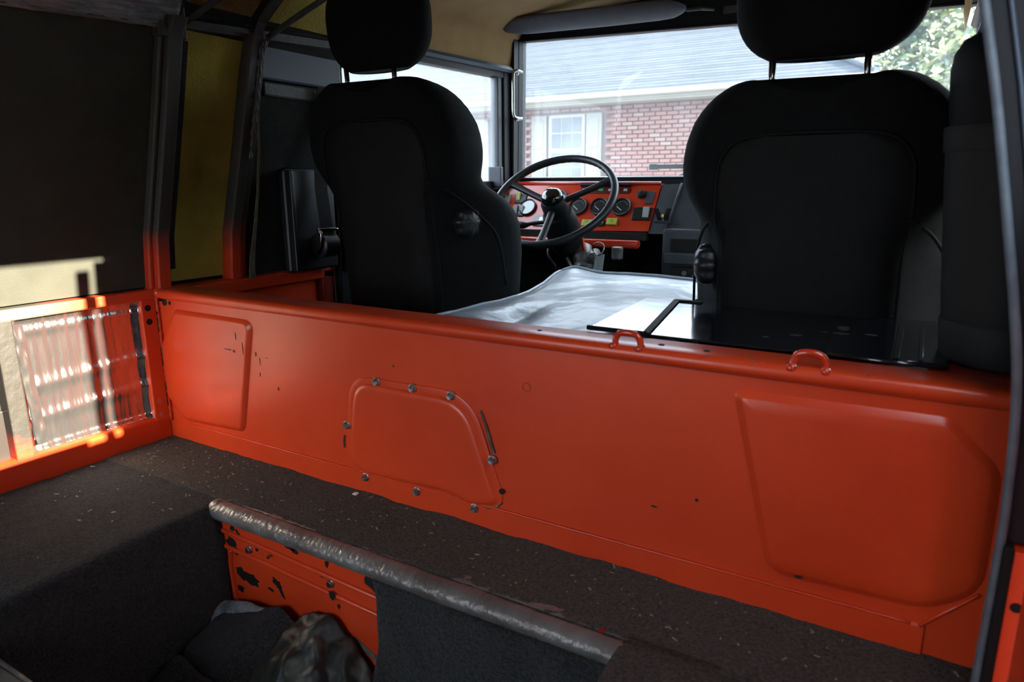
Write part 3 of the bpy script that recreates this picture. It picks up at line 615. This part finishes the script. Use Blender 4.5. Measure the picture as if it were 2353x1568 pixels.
obj('gasket', box((.346, .344, .389), (.402, .358, .3945), .002), 'rubber_black', ld)
obj('rib', frame_box(bmesh.new(), (.644, .216, .3865), ((1, 0, 0), (0, 1, .035), (0, -.035, 1)), (.004, .132, .0015)), 'black_gloss', ld)
obj('rib', frame_box(bmesh.new(), (.739, .19, .3865), ((1, 0, 0), (0, 1, .035), (0, -.035, 1)), (.004, .105, .003), .001), 'black_gloss', ld)
obj('rib', frame_box(bmesh.new(), (.768, .19, .3865), ((1, 0, 0), (0, 1, .035), (0, -.035, 1)), (.003, .105, .003), .001), 'black_gloss', ld)
obj('front_lip', tube([(.655, .074, .383), (.74, .073, .3815), (.80, .075, .383)], .004, 8), 'black_gloss', ld, True)
for i, (x, y, w, h) in enumerate([(.655, .21, .03, .006), (.66, .25, .012, .02), (.60, .17, .01, .004), (.56, .14, .006, .004), (.70, .22, .012, .003)]):
    bm = bmesh.new(); f = bm.faces.new([bm.verts.new((a, b, lz(b)+.0012)) for a, b in blot(x, y, w, h, i+200, 9)]); r = bmesh.ops.extrude_face_region(bm, geom=[f]); bmesh.ops.translate(bm, verts=[e for e in r['geom'] if isinstance(e, bmesh.types.BMVert)], vec=(0, 0, .0004)); obj('dust_smear', bm, 'primer', ld)
# upright padded column on the right ledge
col = thing('padded_column', (.85, .17, .377), 'tall dark slate padded column with rounded top standing on the right ledge', 'column')
def cring(z, r, dx=0): return [V((.858-.085*(z-.377)+dx+r*.95*cos(a), .17+r*1.05*sin(a), z)) for a in [2*pi*k/32 for k in range(32)]]
obj('body', loft([cring(z, r) for z, r in ((.377, .062), (.385, .070), (.47, .072), (.62, .073), (.655, .073))]), 'column', col, True, 50)
obj('band', loft([cring(z, r) for z, r in ((.655, .0745), (.658, .0755), (.685, .0755), (.688, .0745))]), 'column', col, True, 40)
obj('base_band', loft([cring(z, r) for z, r in ((.379, .0705), (.382, .073), (.43, .0738), (.434, .0722))]), 'column', col, True, 40)
obj('top_cap', loft([cring(z, r) for z, r in ((.688, .068), (.70, .070), (.76, .070), (.78, .066), (.795, .056), (.803, .040), (.806, .018))]), 'shell', col, True, 60)

# ------------------------------------------------------------------ dashboard
da = thing('dashboard', (-.4, 1.5, .45), 'glossy red dashboard panel with dials and switches behind steering wheel', 'dashboard')
DN = V((0, -.848, .53)); DV = V((0, .53, .848)); DX = V((1, 0, 0))
def D(x, z, h=0): return V((x, 1.5+.625*(z-.61), z))+DN*h
def dbox(nm, x, z, w, hgt, th, m_, par=da, bev=.0015, sk=0):
    bm = bmesh.new(); frame_box(bm, D(x, z, th/2), (DX, DV, DN), (w/2, hgt/2, th/2), bev); return obj(nm, bm, m_, par)
bm = bmesh.new(); loft([[D(x, z, h) for x, z in ((-.74, .615), (-.078, .612), (-.085, .448), (-.72, .438))] for h in (0, -.012)], bm=bm); obj('panel', bm, 'red_gloss', da)
obj('top_edge', tube([(-.74, 1.50, .617), (-.078, 1.497, .614)], .006, 8), 'red_gloss', da, True)
obj('shelf', box((-.76, 1.50, .585), (-.078, 1.60, .612), .006), 'rubber_black', da)
obj('lower_shadow_gap', box((-.74, 1.385, .415), (-.09, 1.55, .442)), 'black_felt', da).name = 'shadow_gap_strip'  # solid black strip stands in for the shaded gap under the panel
obj('lower_rail', box((-.74, 1.335, .388), (-.10, 1.375, .418), .008, seg=3), 'red_gloss', da, True, 50)
def gauge(x, z, r, face, needle=True):
    g_ = obj('gauge', lathe(D(x, z, 0), DN, [(r, 0), (r, .010), (r*.94, .0125), (r*.86, .011), (r*.84, .006)], 32), 'black_plastic', da, True, 40)
    obj('dial', lathe(D(x, z, .004), DN, [(r*.85, 0), (r*.85, .003), (0, .003)], 28), face, g_)
    if needle:
        bm = bmesh.new(); frame_box(bm, D(x-r*.22, z-r*.16, .0085), ((DX*.8-DV*.6), (DX*.6+DV*.8), DN), (r*.36, .0009, .0006)); obj('needle', bm, 'white', g_)
        for k in range(7):
            a = pi*(.15+k*.7/6); bm = bmesh.new(); rd = DX*cos(a)+DV*sin(a); frame_box(bm, D(x, z, .0078)+rd*r*.62, (rd, rd.cross(DN), DN), (r*.07, .0007, .0004)); obj('scale_mark', bm, 'label_plate', g_)
gauge(-.598, .521, .036, 'glassface_reflection', False)
for x in (-.381, -.293, -.205): gauge(x, .527, .037, 'dial')
gauge(-.475, .553, .040, 'dial', False)
for x, z in ((-.648, .507), (-.622, .507)):
    s_ = dbox('switch', x, z, .025, .045, .006, 'dash_plastic'); bm = bmesh.new(); frame_box(bm, D(x, z+.004, .009), (DX, (DV*.95+DN*.3), (DN*.95-DV*.3)), (.0085, .017, .004), .001); obj('rocker', bm, 'label_plate', s_)
s_ = dbox('switch', -.642, .556, .05, .042, .006, 'dash_plastic'); bm = bmesh.new(); frame_box(bm, D(-.652, .56, .009), (DX, (DV*.95+DN*.3), (DN*.95-DV*.3)), (.009, .016, .004), .001); obj('rocker', bm, 'lime', s_)
pl_ = dbox('data_plate', -.706, .533, .028, .088, .002, 'label_plate'); obj('screw', lathe(D(-.708, .568, .002), DN, [(.004, 0), (.003, .002), (0, .002)], 10), 'black_plastic', pl_)
obj('knob', lathe(D(-.529, .558, 0), DN, [(.010, 0), (.011, .01), (.006, .016), (0, .017)], 14), 'black_plastic', da, True, 50)
st = dbox('warning_strip', -.29, .587, .20, .024, .005, 'dim_red')
dbox('strip_hood', -.29, .604, .205, .010, .020, 'black_plastic')
for x, m_ in ((-.375, 'label_plate'), (-.345, 'label_plate'), (-.303, 'green'), (-.268, 'label_plate'), (-.236, 'dim_red'), (-.207, 'label_plate')):
    dbox('symbol', x, .588, .014, .010, .0062, m_, st, .0004)
dbox('arrow_tip', -.313, .588, .006, .005, .0064, 'green', st, .0004)
for x, z in ((-.326, .468), (-.228, .475)):
    l_ = dbox('indicator', x, z, .040, .026, .010, 'lime'); dbox('symbol', x, z, .014, .002, .0108, 'green', l_, 0); dbox('symbol', x, z+.006, .010, .002, .0108, 'green', l_, 0)
dbox('indicator', -.277, .470, .040, .024, .008, 'dial'); dbox('indicator_mark', -.263, .472, .006, .010, .0088, 'label_plate')
obj('knob', lathe(D(-.142, .572, 0), DN, [(.016, 0), (.017, .008), (.013, .018), (0, .021)], 18), 'black_plastic', da, True, 50)
dbox('blank_switch', -.108, .562, .030, .052, .006, 'dash_plastic')
s_ = dbox('switch', -.122, .506, .070, .052, .006, 'dial'); bm = bmesh.new(); frame_box(bm, D(-.106, .508, .010), (DX, (DV*.95+DN*.3), (DN*.95-DV*.3)), (.011, .019, .004), .001); obj('rocker', bm, 'label_plate', s_)
bm = bmesh.new(); frame_box(bm, D(-.52, .473, .004), (DX, DV, DN), (.034, .022, .003), .001); ig = obj('ignition_plate', bm, 'label_plate', da); obj('key_cylinder', lathe(D(-.517, .474, .007), DN, [(.011, 0), (.010, .006), (.006, .007), (0, .007)], 16), 'zinc', ig)
# centre bin of dark plastic beside it
cb = thing('console', (.1, 1.45, .2), 'dark slate plastic centre console with pocket right of the red dashboard', 'console')
obj('wedge', loft([[V((x0, 1.50, .61)), V((x1, 1.50, .612)), V((x1-.012, 1.40, .44)), V((x0-.012, 1.40, .44)), ] for x0, x1 in ((-.072, .005),)]+[[V((-.072, 1.58, .61)), V((.005, 1.58, .612)), V((.0, 1.58, .44)), V((-.08, 1.58, .44))]]), 'dash_plastic', cb)
obj('upper_face', loft([[V((.010, 1.47, .615)), V((.34, 1.47, .615)), V((.34, 1.40, .46)), V((-.012, 1.40, .46))], [V((.010, 1.58, .615)), V((.34, 1.58, .615)), V((.34, 1.58, .46)), V((-.012, 1.58, .46))]]), 'dash_plastic', cb)
obj('shelf', box((.345, 1.47, .40), (.82, 1.575, .615), .01), 'dash_plastic', cb)
obj('edge_bead', tube([(.008, 1.466, .614), (-.004, 1.43, .54), (-.014, 1.398, .458)], .004, 8), 'dash_plastic', cb, True)
obj('lower_body', box((-.02, 1.36, .18), (.34, 1.58, .462), .01), 'dash_plastic', cb)
obj('pocket', box((.012, 1.352, .385), (.33, 1.37, .43), .004), 'hole', cb)
obj('tray_front', box((.0, 1.325, .345), (.34, 1.36, .382), .004), 'dash_plastic', cb)
obj('vent', lathe((.12, 1.418, .50), (0, -.9, .4), [(.020, 0), (.020, .004), (.015, .004), (0, .003)], 18), 'hole', cb)
sk_ = obj('socket_panel', box((.075, 1.425, .555), (.15, 1.45, .60), .003), 'dial', cb); obj('socket_button', lathe((.105, 1.425, .573), (0, -1, .3), [(.010, 0), (.009, .006), (0, .008)], 14), 'label_plate', cb)
lv = obj('lower_panel', box((.02, 1.34, .28), (.30, 1.362, .335), .003), 'black_plastic', cb); obj('screw', lathe((.07, 1.34, .315), (0, -1, 0), [(.009, 0), (.008, .004), (0, .004)], 12), 'zinc', lv); obj('lever', box((.10, 1.333, .305), (.125, 1.341, .311), .001), 'zinc', lv)
ph = thing('clip_holder', (-.03, 1.40, .47), 'small black clip holder with brass screw fixed beside the dashboard', 'clip')
obj('plate', box((-.060, 1.385, .478), (.0, 1.405, .488), .002), 'black_plastic', ph)
for s in (-1, 1): obj('prong', loft([[V((-.03+s*a, y, z)), V((-.03+s*(a+.016), y, z)), V((-.03+s*(a+.016), y+.006, z)), V((-.03+s*a, y+.006, z))] for a, y, z in ((.004, 1.39, .488), (.006, 1.385, .505), (.016, 1.38, .530))]), 'black_plastic', ph)
obj('screw', lathe((-.03, 1.384, .503), (0, -1, 0), [(.007, 0), (.006, .005), (0, .006)], 12), 'brass', ph, True, 50)

# ------------------------------------------------------------------ steering wheel
az_, tl_ = .052, .856; WC = V((-.311, 1.1, .563))
E1 = V((cos(az_), sin(az_), 0)); N0 = V((-sin(az_), cos(az_), 0)); E2 = N0*sin(tl_)+V((0, 0, cos(tl_))); WN = E1.cross(E2)
sw = thing('steering_wheel', tuple(WC-WN*.10), 'large black three spoke steering wheel with finger grips in front of the dashboard', 'steering wheel')
rings = []
for k in range(120):
    a = 2*pi*k/120; rd = E1*cos(a)+E2*sin(a); rg = []
    for q in range(14):
        b = 2*pi*q/14; g_ = .0125+(.0012*sin(a*48) if cos(b) < -.3 else 0)
        rg.append(WC+rd*(.2075+g_*cos(b))+WN*(.0135*sin(b)))
    rings.append(rg)
bm = loft(rings+[rings[0]], True, False); bmesh.ops.remove_doubles(bm, verts=bm.verts, dist=1e-6); obj('rim', bm, 'wheel', sw, True)
for a in (30, 156, 276):
    a = math.radians(a); rd = E1*cos(a)+E2*sin(a); pd = WN.cross(rd); rings = []
    for t in (.02, .05, .09, .14, .18, .207):
        h = -.018*(1-(t/.207)**2); w = .014-.003*sin(t/.207*pi)+.004*max(0, t-.19)/.02; c_ = WC+rd*t+WN*h
        rings.append([c_+pd*w*x_+WN*.0075*y_ for x_, y_ in ((-1, -.6), (-.8, .7), (-.4, 1), (.4, 1), (.8, .7), (1, -.6), (.5, -1), (-.5, -1))])
    obj('spoke', loft(rings), 'wheel', sw, True, 50)
hb = obj('hub', lathe(WC-WN*.055, WN, [(.038, 0), (.044, .01), (.044, .045), (.038, .058)], 28), 'wheel', sw, True, 50)
obj('horn_cap', lathe(WC+WN*.002, WN, [(.036, 0), (.0375, .006), (.034, .020), (.024, .030), (.010, .034), (0, .035)], 28), 'black_gloss', hb, True, 60)
sc = thing('steering_column', tuple(WC-WN*.3), 'black steering column shroud with stalks under the wheel', 'steering column')
obj('shroud', lathe(WC-WN*.20, WN, [(.060, 0), (.064, .02), (.058, .10), (.050, .142)], 24), 'black_plastic', sc, True, 50)
obj('column_tube', lathe(WC-WN*.55, WN, [(.03, 0), (.03, .36)], 16), 'black_frame', sc, True, 50)
obj('stalk', tube(smoothpath([WC-WN*.10-E1*.04, WC-WN*.10-E1*.10-E2*.01, WC-WN*.10-E1*.135-E2*.02, WC-WN*.10-E1*.20-E2*.01]), lambda t: .007+.006*ss(.45, .7, t), 10), 'black_plastic', sc, True)
# key ring, tag and the cast bracket
ig_ = thing('ignition_lock', (-.25, 1.22, .30), 'grey cast metal ignition lock and linkage below the dashboard', 'lock')
obj('housing', lathe((-.265, 1.24, .385), (.3, -.5, -.8), [(.024, -.02), (.036, -.01), (.038, .03), (.03, .05), (.034, .055), (.034, .075), (.02, .085)], 20), 'alloy', ig_, True, 50)
obj('barrel', lathe((-.215, 1.235, .375), (.2, -.9, -.2), [(.016, -.02), (.022, 0), (.022, .05), (.014, .055)], 18), 'alloy', ig_, True, 50)
obj('lever', loft([[V((x-.016, y, z)), V((x+.016, y, z)), V((x+.016, y+.014, z)), V((x-.016, y+.014, z))] for x, y, z in ((-.232, 1.20, .385), (-.222, 1.19, .355), (-.216, 1.185, .335))]), 'alloy', ig_)
obj('arm', box((-.30, 1.21, .295), (-.20, 1.25, .325), .008), 'alloy', ig_)
obj('arm', tube([(-.31, 1.22, .36), (-.28, 1.20, .325), (-.23, 1.19, .31), (-.19, 1.19, .325)], .009, 8), 'alloy', ig_, True)
obj('clamp', box((-.15, 1.22, .36), (-.115, 1.25, .405), .006), 'alloy', ig_)
obj('red_wire', tube(smoothpath([(-.252, 1.21, .43), (-.246, 1.205, .41), (-.240, 1.205, .39)]), .006, 8), 'red', ig_, True)
obj('wire', tube(smoothpath([(-.40, 1.25, .42), (-.38, 1.2, .37), (-.35, 1.2, .33), (-.36, 1.21, .30)]), .004, 6), 'black_plastic', ig_, True)
ke = thing('key_ring', (-.18, 1.19, .30), 'steel split ring holding a pale paper key tag under dashboard', 'keys')
obj('ring', tube([(-.181+.021*cos(2*pi*k/28), 1.185+.004*sin(4*pi*k/28), .400+.021*sin(2*pi*k/28)) for k in range(28)], .0022, 7, closed=True), 'chrome', ke, True)
tg = obj('tag', loft([[V((x0, y, z)), V((x1, y, z)), V((x1, y+.0015, z)), V((x0, y+.0015, z))] for x0, x1, y, z in ((-.191, -.158, 1.186, .382), (-.199, -.165, 1.18, .305))]), 'label_plate', ke)
for k in range(5): obj('pen_mark', tube([(-.182+.001*(k % 2), 1.1835-.0005*k, .366-.010*k), (-.178+.002*(k % 3), 1.183-.0005*k, .362-.010*k)], .0006, 4), 'chip', tg)
# throttle / pedals area bits
obj('pedal', box((-.42, 1.36, .02), (-.34, 1.39, .10), .006), 'rubber_black', thing('pedal_set', (-.38, 1.4, -.2), 'dark foot pedal below the steering column', 'pedal'))

# ------------------------------------------------------------------ visor, grab handle
vi = thing('sun_visor', (-.35, 1.47, 1.15), 'padded grey sun visor folded up above the windscreen', 'sun visor')
def visor_ring(x, s):
    return [V((x, 1.44+.045*s*cos(a), 1.186-.022*(x+.35)+(.020*s)*sin(a)+.018*s*cos(a)*-.9)) for a in [2*pi*k/16 for k in range(16)]]
obj('pad', loft([visor_ring(x, s) for x, s in ((-.712, .25), (-.70, .6), (-.66, .9), (-.60, 1), (-.3, 1.05), (-.10, 1), (-.05, .9), (-.02, .6), (.0, .25))]), 'visor', vi, True, 60)
obj('pivot', tube([(.0, 1.45, 1.172), (.04, 1.47, 1.176), (.07, 1.52, 1.18)], .006, 8), 'black_plastic', vi)
mi = thing('roof_bracket', (.15, 1.52, 1.165), 'small dark label plate on the header above the windscreen', 'plate')
obj('plate', box((.09, 1.562, 1.17), (.19, 1.574, 1.195), .003), 'primer', mi)
gh = thing('grab_handle', (-.69, 1.5, .86), 'chrome grab handle on the left windscreen pillar', 'grab handle')
obj('bar', tube(smoothpath([(-.675, 1.53, 1.042), (-.682, 1.50, 1.045), (-.69, 1.488, 1.03), (-.69, 1.486, .96), (-.69, 1.488, .885), (-.682, 1.50, .867), (-.675, 1.53, .868)], 6), .0062, 10), 'chrome', gh, True)
for z in (1.042, .868): obj('mount', lathe((-.700, 1.5335, z), (0, -1, 0), [(.011, -.002), (.010, .006), (.006, .008)], 14), 'chrome', gh, True, 50)

# ------------------------------------------------------------------ taped edge tube over the footwell
et = thing('edge_tube', (.04, -.18, -.02), 'silver duct taped tube capping the front edge of the footwell', 'tube')
def etf(u, v):
    x = -.385+.85*u; a = 2*pi*v; r = .0185*(1-.10*ss(.6, 1, u)); wr_ = 1+.05*nz(x*40, a*1.5)+.05*nz(x*110, a*3, 3)*ss(.2, .5, u)
    return V((x, -.184+r*wr_*cos(a)*1.15, -.006+r*wr_*sin(a)))
bm = grid(220, 28, etf); bmesh.ops.remove_doubles(bm, verts=bm.verts, dist=1e-5); bmesh.ops.holes_fill(bm, edges=[e for e in bm.edges if e.is_boundary], sides=60); obj('wrapped_tube', bm, 'tape', et, True, 70)
obj('tape_lip', grid(120, 6, lambda u, v: V((-.375+.845*u, -.170+(.016+.018*ss(.3, 1, u))*v, .0085-.004*v+.0022*nz(u*50, v*3)+.001*nz(u*140, v*6))), thick=.0016), 'tape', et, True)
obj('tape_end', lathe((-.384, -.184, -.006), (-1, 0, 0), [(.0195, -.010), (.0205, -.004), (.0205, .004), (.017, .010), (.009, .013), (0, .013)], 22), 'tape', et, True, 60)
obj('stain', lathe((.415, -.150, .0065), (0, 0, 1), [(.012, 0), (.012, .0014), (0, .0014)], 14), 'red_dull', et)
obj('stain', lathe((.428, -.168, .0095), (0, 0, 1), [(.005, 0), (.005, .001), (0, .001)], 10), 'red_dull', et)

# ------------------------------------------------------------------ footwell: loose carpet, sheet, box
def flap(u, v):
    x = -.345+.20*u+.02*v*(u-.3); y = -.585+.380*v
    top = lerp([(0, -.205), (.3, -.185), (.7, -.160), (1, -.185)], u)
    z = -.31+(top+.31)*ss(0, .92, v)+.012*nz(x*9, y*9, 2)+.005*nz(x*22, y*22)
    z -= .018*math.exp(-((v-.70+.12*u)/.025)**2)
    z -= .05*ss(.12, 0, u)*ss(1, .7, v); return V((x, y, z))
cf = thing('carpet_flap', (-.25, -.4, -.31), 'loose charcoal carpet flap bunched up with its corner curled in the footwell', 'carpet')
obj('pile', grid(60, 90, flap, thick=.008), 'carpet_dark', cf, True)
def curl(u, v):
    u = u*.97; x = -.358+.185*u; wv = (1-u)**.5; a = v*2.1
    top = lerp([(0, -.196), (.3, -.178), (1, -.158)], u)
    return V((x-.012*v*wv, -.204-.040*wv*sin(a)*.9-.004, top+.012*wv-.072*wv*(1-cos(a))*.75+.004*nz(x*30, v*3)))
obj('curled_backing', grid(40, 16, curl, thick=.005), 'backing', cf, True)
def tarp(u, v):
    x = -.150+.24*u; y = -.50+.305*v; top = lerp([(0, -.162), (.28, -.135), (.5, -.165), (.75, -.225), (1, -.27)], u)
    z = -.31+(top+.31)*ss(0, 1, v)**.8; r = abs(nz(x*16, y*16, 5)); z += .022*(.35-r)+.010*nz(x*40, y*40, 1)
    return V((x+.006*nz(y*25, 7), y, z))
ts = tag(obj('rubber_sheet', grid(70, 70, tarp, thick=.003), 'tarp', None, True), 'crumpled stained black rubber sheet beside the loose carpet in the footwell', 'sheet')
fb = thing('footwell_box', (-.25, -.75, -.315), 'dark box with metal edged lid in the near footwell corner', 'box')
obj('body', box((-.375, -.92, -.315), (-.10, -.60, -.058), .004), 'black_plastic', fb)
obj('lid', box((-.378, -.93, -.058), (-.095, -.598, -.050), .003), 'dash_plastic', fb)
obj('edge_strip', tube([(-.378, -.594, -.052), (-.095, -.594, -.052)], .0035, 8), 'alloy', fb, True)
# crumbs and straw on the carpet (nobody could count them)
random.seed(11); bm = bmesh.new()
for i in range(220):
    if random.random() < .7: x, y = random.uniform(-.78, .85), random.uniform(-.15, -.014)
    else: x, y = random.uniform(-.78, -.42), random.uniform(-.7, -.02)
    l = random.choice((.0012, .0012, .0016, .002, .004)); w = random.uniform(.0006, .0014); a = random.random()*pi
    frame_box(bm, (x, y, fz(x, y)+.0135), ((cos(a), sin(a), random.uniform(-.2, .2)), (-sin(a), cos(a), 0), (0, 0, 1)), (l, w, .0006))
de = obj('carpet_crumbs', bm, 'crumb'); tag(de, 'pale crumbs and bits of straw scattered over the dark carpet', 'crumbs', kind='stuff')
tag(obj('paper_scrap', box((-.175, -.028, .010), (-.165, -.018, .013), .001), 'white'), 'tiny white paper scrap on carpet at the foot of the bulkhead', 'scrap')

# ------------------------------------------------------------------ house outside
ho = thing('brick_house', (-6, 14, -.95), 'red brick house with grey shingle roof seen through the windscreen', 'house')
obj('core', box((-16, 12.06, -.95), (-.45, 20, 2.2)), 'mortar', ho)
bw, bhh, px_, pz_ = .205, .063, .222, .078
# window openings: x0,x1,z0,z1 incl. shutters
WIN = [(-6.03, -5.22, .55, 1.94), (-8.72, -7.86, .55, 1.94)]
def blocked(x0, x1, z0, z1):
    for a, b, c_, d_ in WIN:
        if x1 > a-.42 and x0 < b+.40 and z1 > c_-.05 and z0 < d_+.03: return True
    return False
bm1 = bmesh.new(); frame_box(bm1, (0, 0, 0), XYZ, (bw/2, .05, bhh/2), .006, 1)
me_b = bpy.data.meshes.new('brick'); bm1.to_mesh(me_b); bm1.free(); me_b.materials.append(M['brick'])
me_p = me_b.copy(); me_p.materials.clear(); me_p.materials.append(M['brick_pale'])
random.seed(5); rest = bmesh.new(); nb = 0; off = OFF[ho.name]
for r in range(39):
    z = -.90+pz_*r+bhh/2
    for c_ in range(72):
        x = -16+px_*c_+(px_/2 if r % 2 else 0)
        if x > -.5 or blocked(x-bw/2, x+bw/2, z-bhh/2, z+bhh/2): continue
        y = 12.02+random.uniform(-.004, .004)
        if -6.75 < x < -2.75 and .80 < z < 2.06 and nb < 300:
            o = bpy.data.objects.new('brick', me_p if random.random() < .22 else me_b); o.location = V((x, y, z))-off; link(o, ho, off); nb += 1
        else: frame_box(rest, (x, y, z), XYZ, (bw/2, .05, bhh/2))
tag(obj('brickwork', rest, 'brick', ho), kind='stuff')
for a, b, c_, d_ in WIN:
    w_ = obj('window', box((a, 11.94, c_), (b, 11.99, d_), .01), 'fascia', ho); n = 0
    mid = (c_+d_)/2
    for (z0, z1) in ((c_+.06, mid-.03), (mid+.03, d_-.05)):
        for i in range(3):
            for j in range(2):
                x0 = a+.06+(b-a-.12)*i/3; x1 = a+.06+(b-a-.12)*(i+1)/3; za = z0+(z1-z0)*j/2; zb = z0+(z1-z0)*(j+1)/2
                obj('pane', box((x0+.012, 11.93, za+.012), (x1-.012, 11.945, zb-.012)), 'pane', w_)
    for x0, x1 in ((a-.40, a-.05), (b+.03, b+.36)):
        s_ = obj('shutter', box((x0, 11.93, c_), (x1, 11.97, d_), .006), 'shutter', ho)
        for z0, z1 in ((c_+.08, mid-.04), (mid+.04, d_-.08)): obj('shutter_panel', box((x0+.06, 11.915, z0), (x1-.06, 11.932, z1), .008), 'shutter', s_)
xe, ye, ze = -.12, 11.52, 2.20; sl = .495
obj('fascia', box((-16, 11.50, 2.10), (xe, 11.55, 2.235), .01), 'fascia', ho)
obj('gutter', loft([[V((x, y, z)) for y, z in ((11.50, 2.235), (11.40, 2.235), (11.385, 2.20), (11.40, 2.15), (11.46, 2.13), (11.50, 2.14))] for x in (-16, xe+.06)]), 'fascia', ho)
obj('soffit', box((-16, 11.55, 2.07), (xe, 12.1, 2.11)), 'fascia', ho)
obj('side_fascia', box((xe-.05, 11.5, 2.10), (xe, 19.5, 2.235), .01), 'fascia', ho)
rf = obj('roof_deck', loft([[V((-16, 11.5, 2.2)), V((xe, 11.5, 2.2)), V((xe, 11.5, 2.19))], [V((-16, 17.0, 4.9)), V((xe-4.8, 17.0, 4.9)), V((xe-4.8, 17.0, 4.89))]]), 'shingle', ho)
bm = bmesh.new(); vs = [bm.verts.new(p) for p in ((xe, 11.5, 2.2), (xe, 22, 2.2), (xe-4.8, 17, 4.9))]; bm.faces.new(vs); obj('hip_face', bm, 'shingle', rf)
nC = 40
for k in range(nC):
    y0 = 11.46+5.45*k/nC; y1 = y0+5.45/nC+.03; z0 = 2.235+sl*(y0-11.46); z1 = 2.225+sl*(y1-11.46)
    x1 = xe-.88*(y0-11.46)*1.0; x2 = xe-.88*(y1-11.46)
    obj('shingle_course', loft([[V((-16, y0, z0)), V((-16, y1, z1)), V((-16, y1, z1-.01)), V((-16, y0, z0-.03))], [V((x1, y0, z0)), V((x2, y1, z1)), V((x2, y1, z1-.01)), V((x1, y0, z0-.03))]]), 'shingle' if k % 3 else 'shingle_b', rf)
obj('hip_cap', tube([(xe-.88*t*5.45, 11.46+5.45*t, 2.26+sl*5.45*t) for t in (0, .25, .5, .75, 1)], .05, 8), 'shingle', rf)
# ------------------------------------------------------------------ trees
def tree(x, y, zc, R, n, seed, label, rz=1.0, ls=.13):
    random.seed(seed); t = thing('garden_tree', (x, y, -.95), label, 'tree', 'trees behind the house')
    obj('trunk', tube([(x, y, -.95), (x+.1, y, .5), (x-.05, y+.1, zc)], lambda q: .22*(1-.6*q), 10), 'bark', t, True)
    for a in range(4): obj('branch', tube([(x, y, zc-R*.5), (x+R*.5*cos(a*1.6), y+R*.5*sin(a*1.6), zc+R*.3)], lambda q: .08*(1-.7*q), 7), 'bark', t, True)
    cl = []
    for i in range(70):
        d = V((random.gauss(0, 1), random.gauss(0, 1), random.gauss(0, 1)*rz)).normalized()*R*random.uniform(.35, 1); cl.append((V((x, y, zc))+V((d.x, d.y, d.z*rz)), R*random.uniform(.16, .32)))
    vs = []; fs = []
    for i in range(n):
        c_, r_ = random.choice(cl); p = c_+V((random.gauss(0, 1), random.gauss(0, 1), random.gauss(0, 1)))*r_*.55
        u = V((random.gauss(0, 1), random.gauss(0, 1), random.gauss(0, .6))).normalized(); w = u.orthogonal().normalized(); s = ls*random.uniform(.6, 1.3); b = len(vs)
        q = V((random.random()-.5, random.random()-.5, random.random()-.5)).normalized(); w = (w+q*.8).normalized()
        vs += [p-u*s, p+w*s*.5+u*s*.1, p+u*s, p-w*s*.5+u*s*.1]; fs.append((b, b+1, b+2, b+3))
    o_ = OFF[t.name]; me = bpy.data.meshes.new('foliage'); me.from_pydata([v-o_ for v in vs], [], fs); me.materials.append(M['leaf'])
    f = bpy.data.objects.new('foliage', me); link(f, t, o_); tag(f, kind='stuff')
tree(.9, 27, 5.0, 4.3, 15000, 3, 'leafy tree with sunlit yellow green crown right of the house roof', ls=.17)
tree(10.5, 31, 5.0, 4.2, 6000, 9, 'darker leafy tree farther right behind the passenger seat', ls=.18)
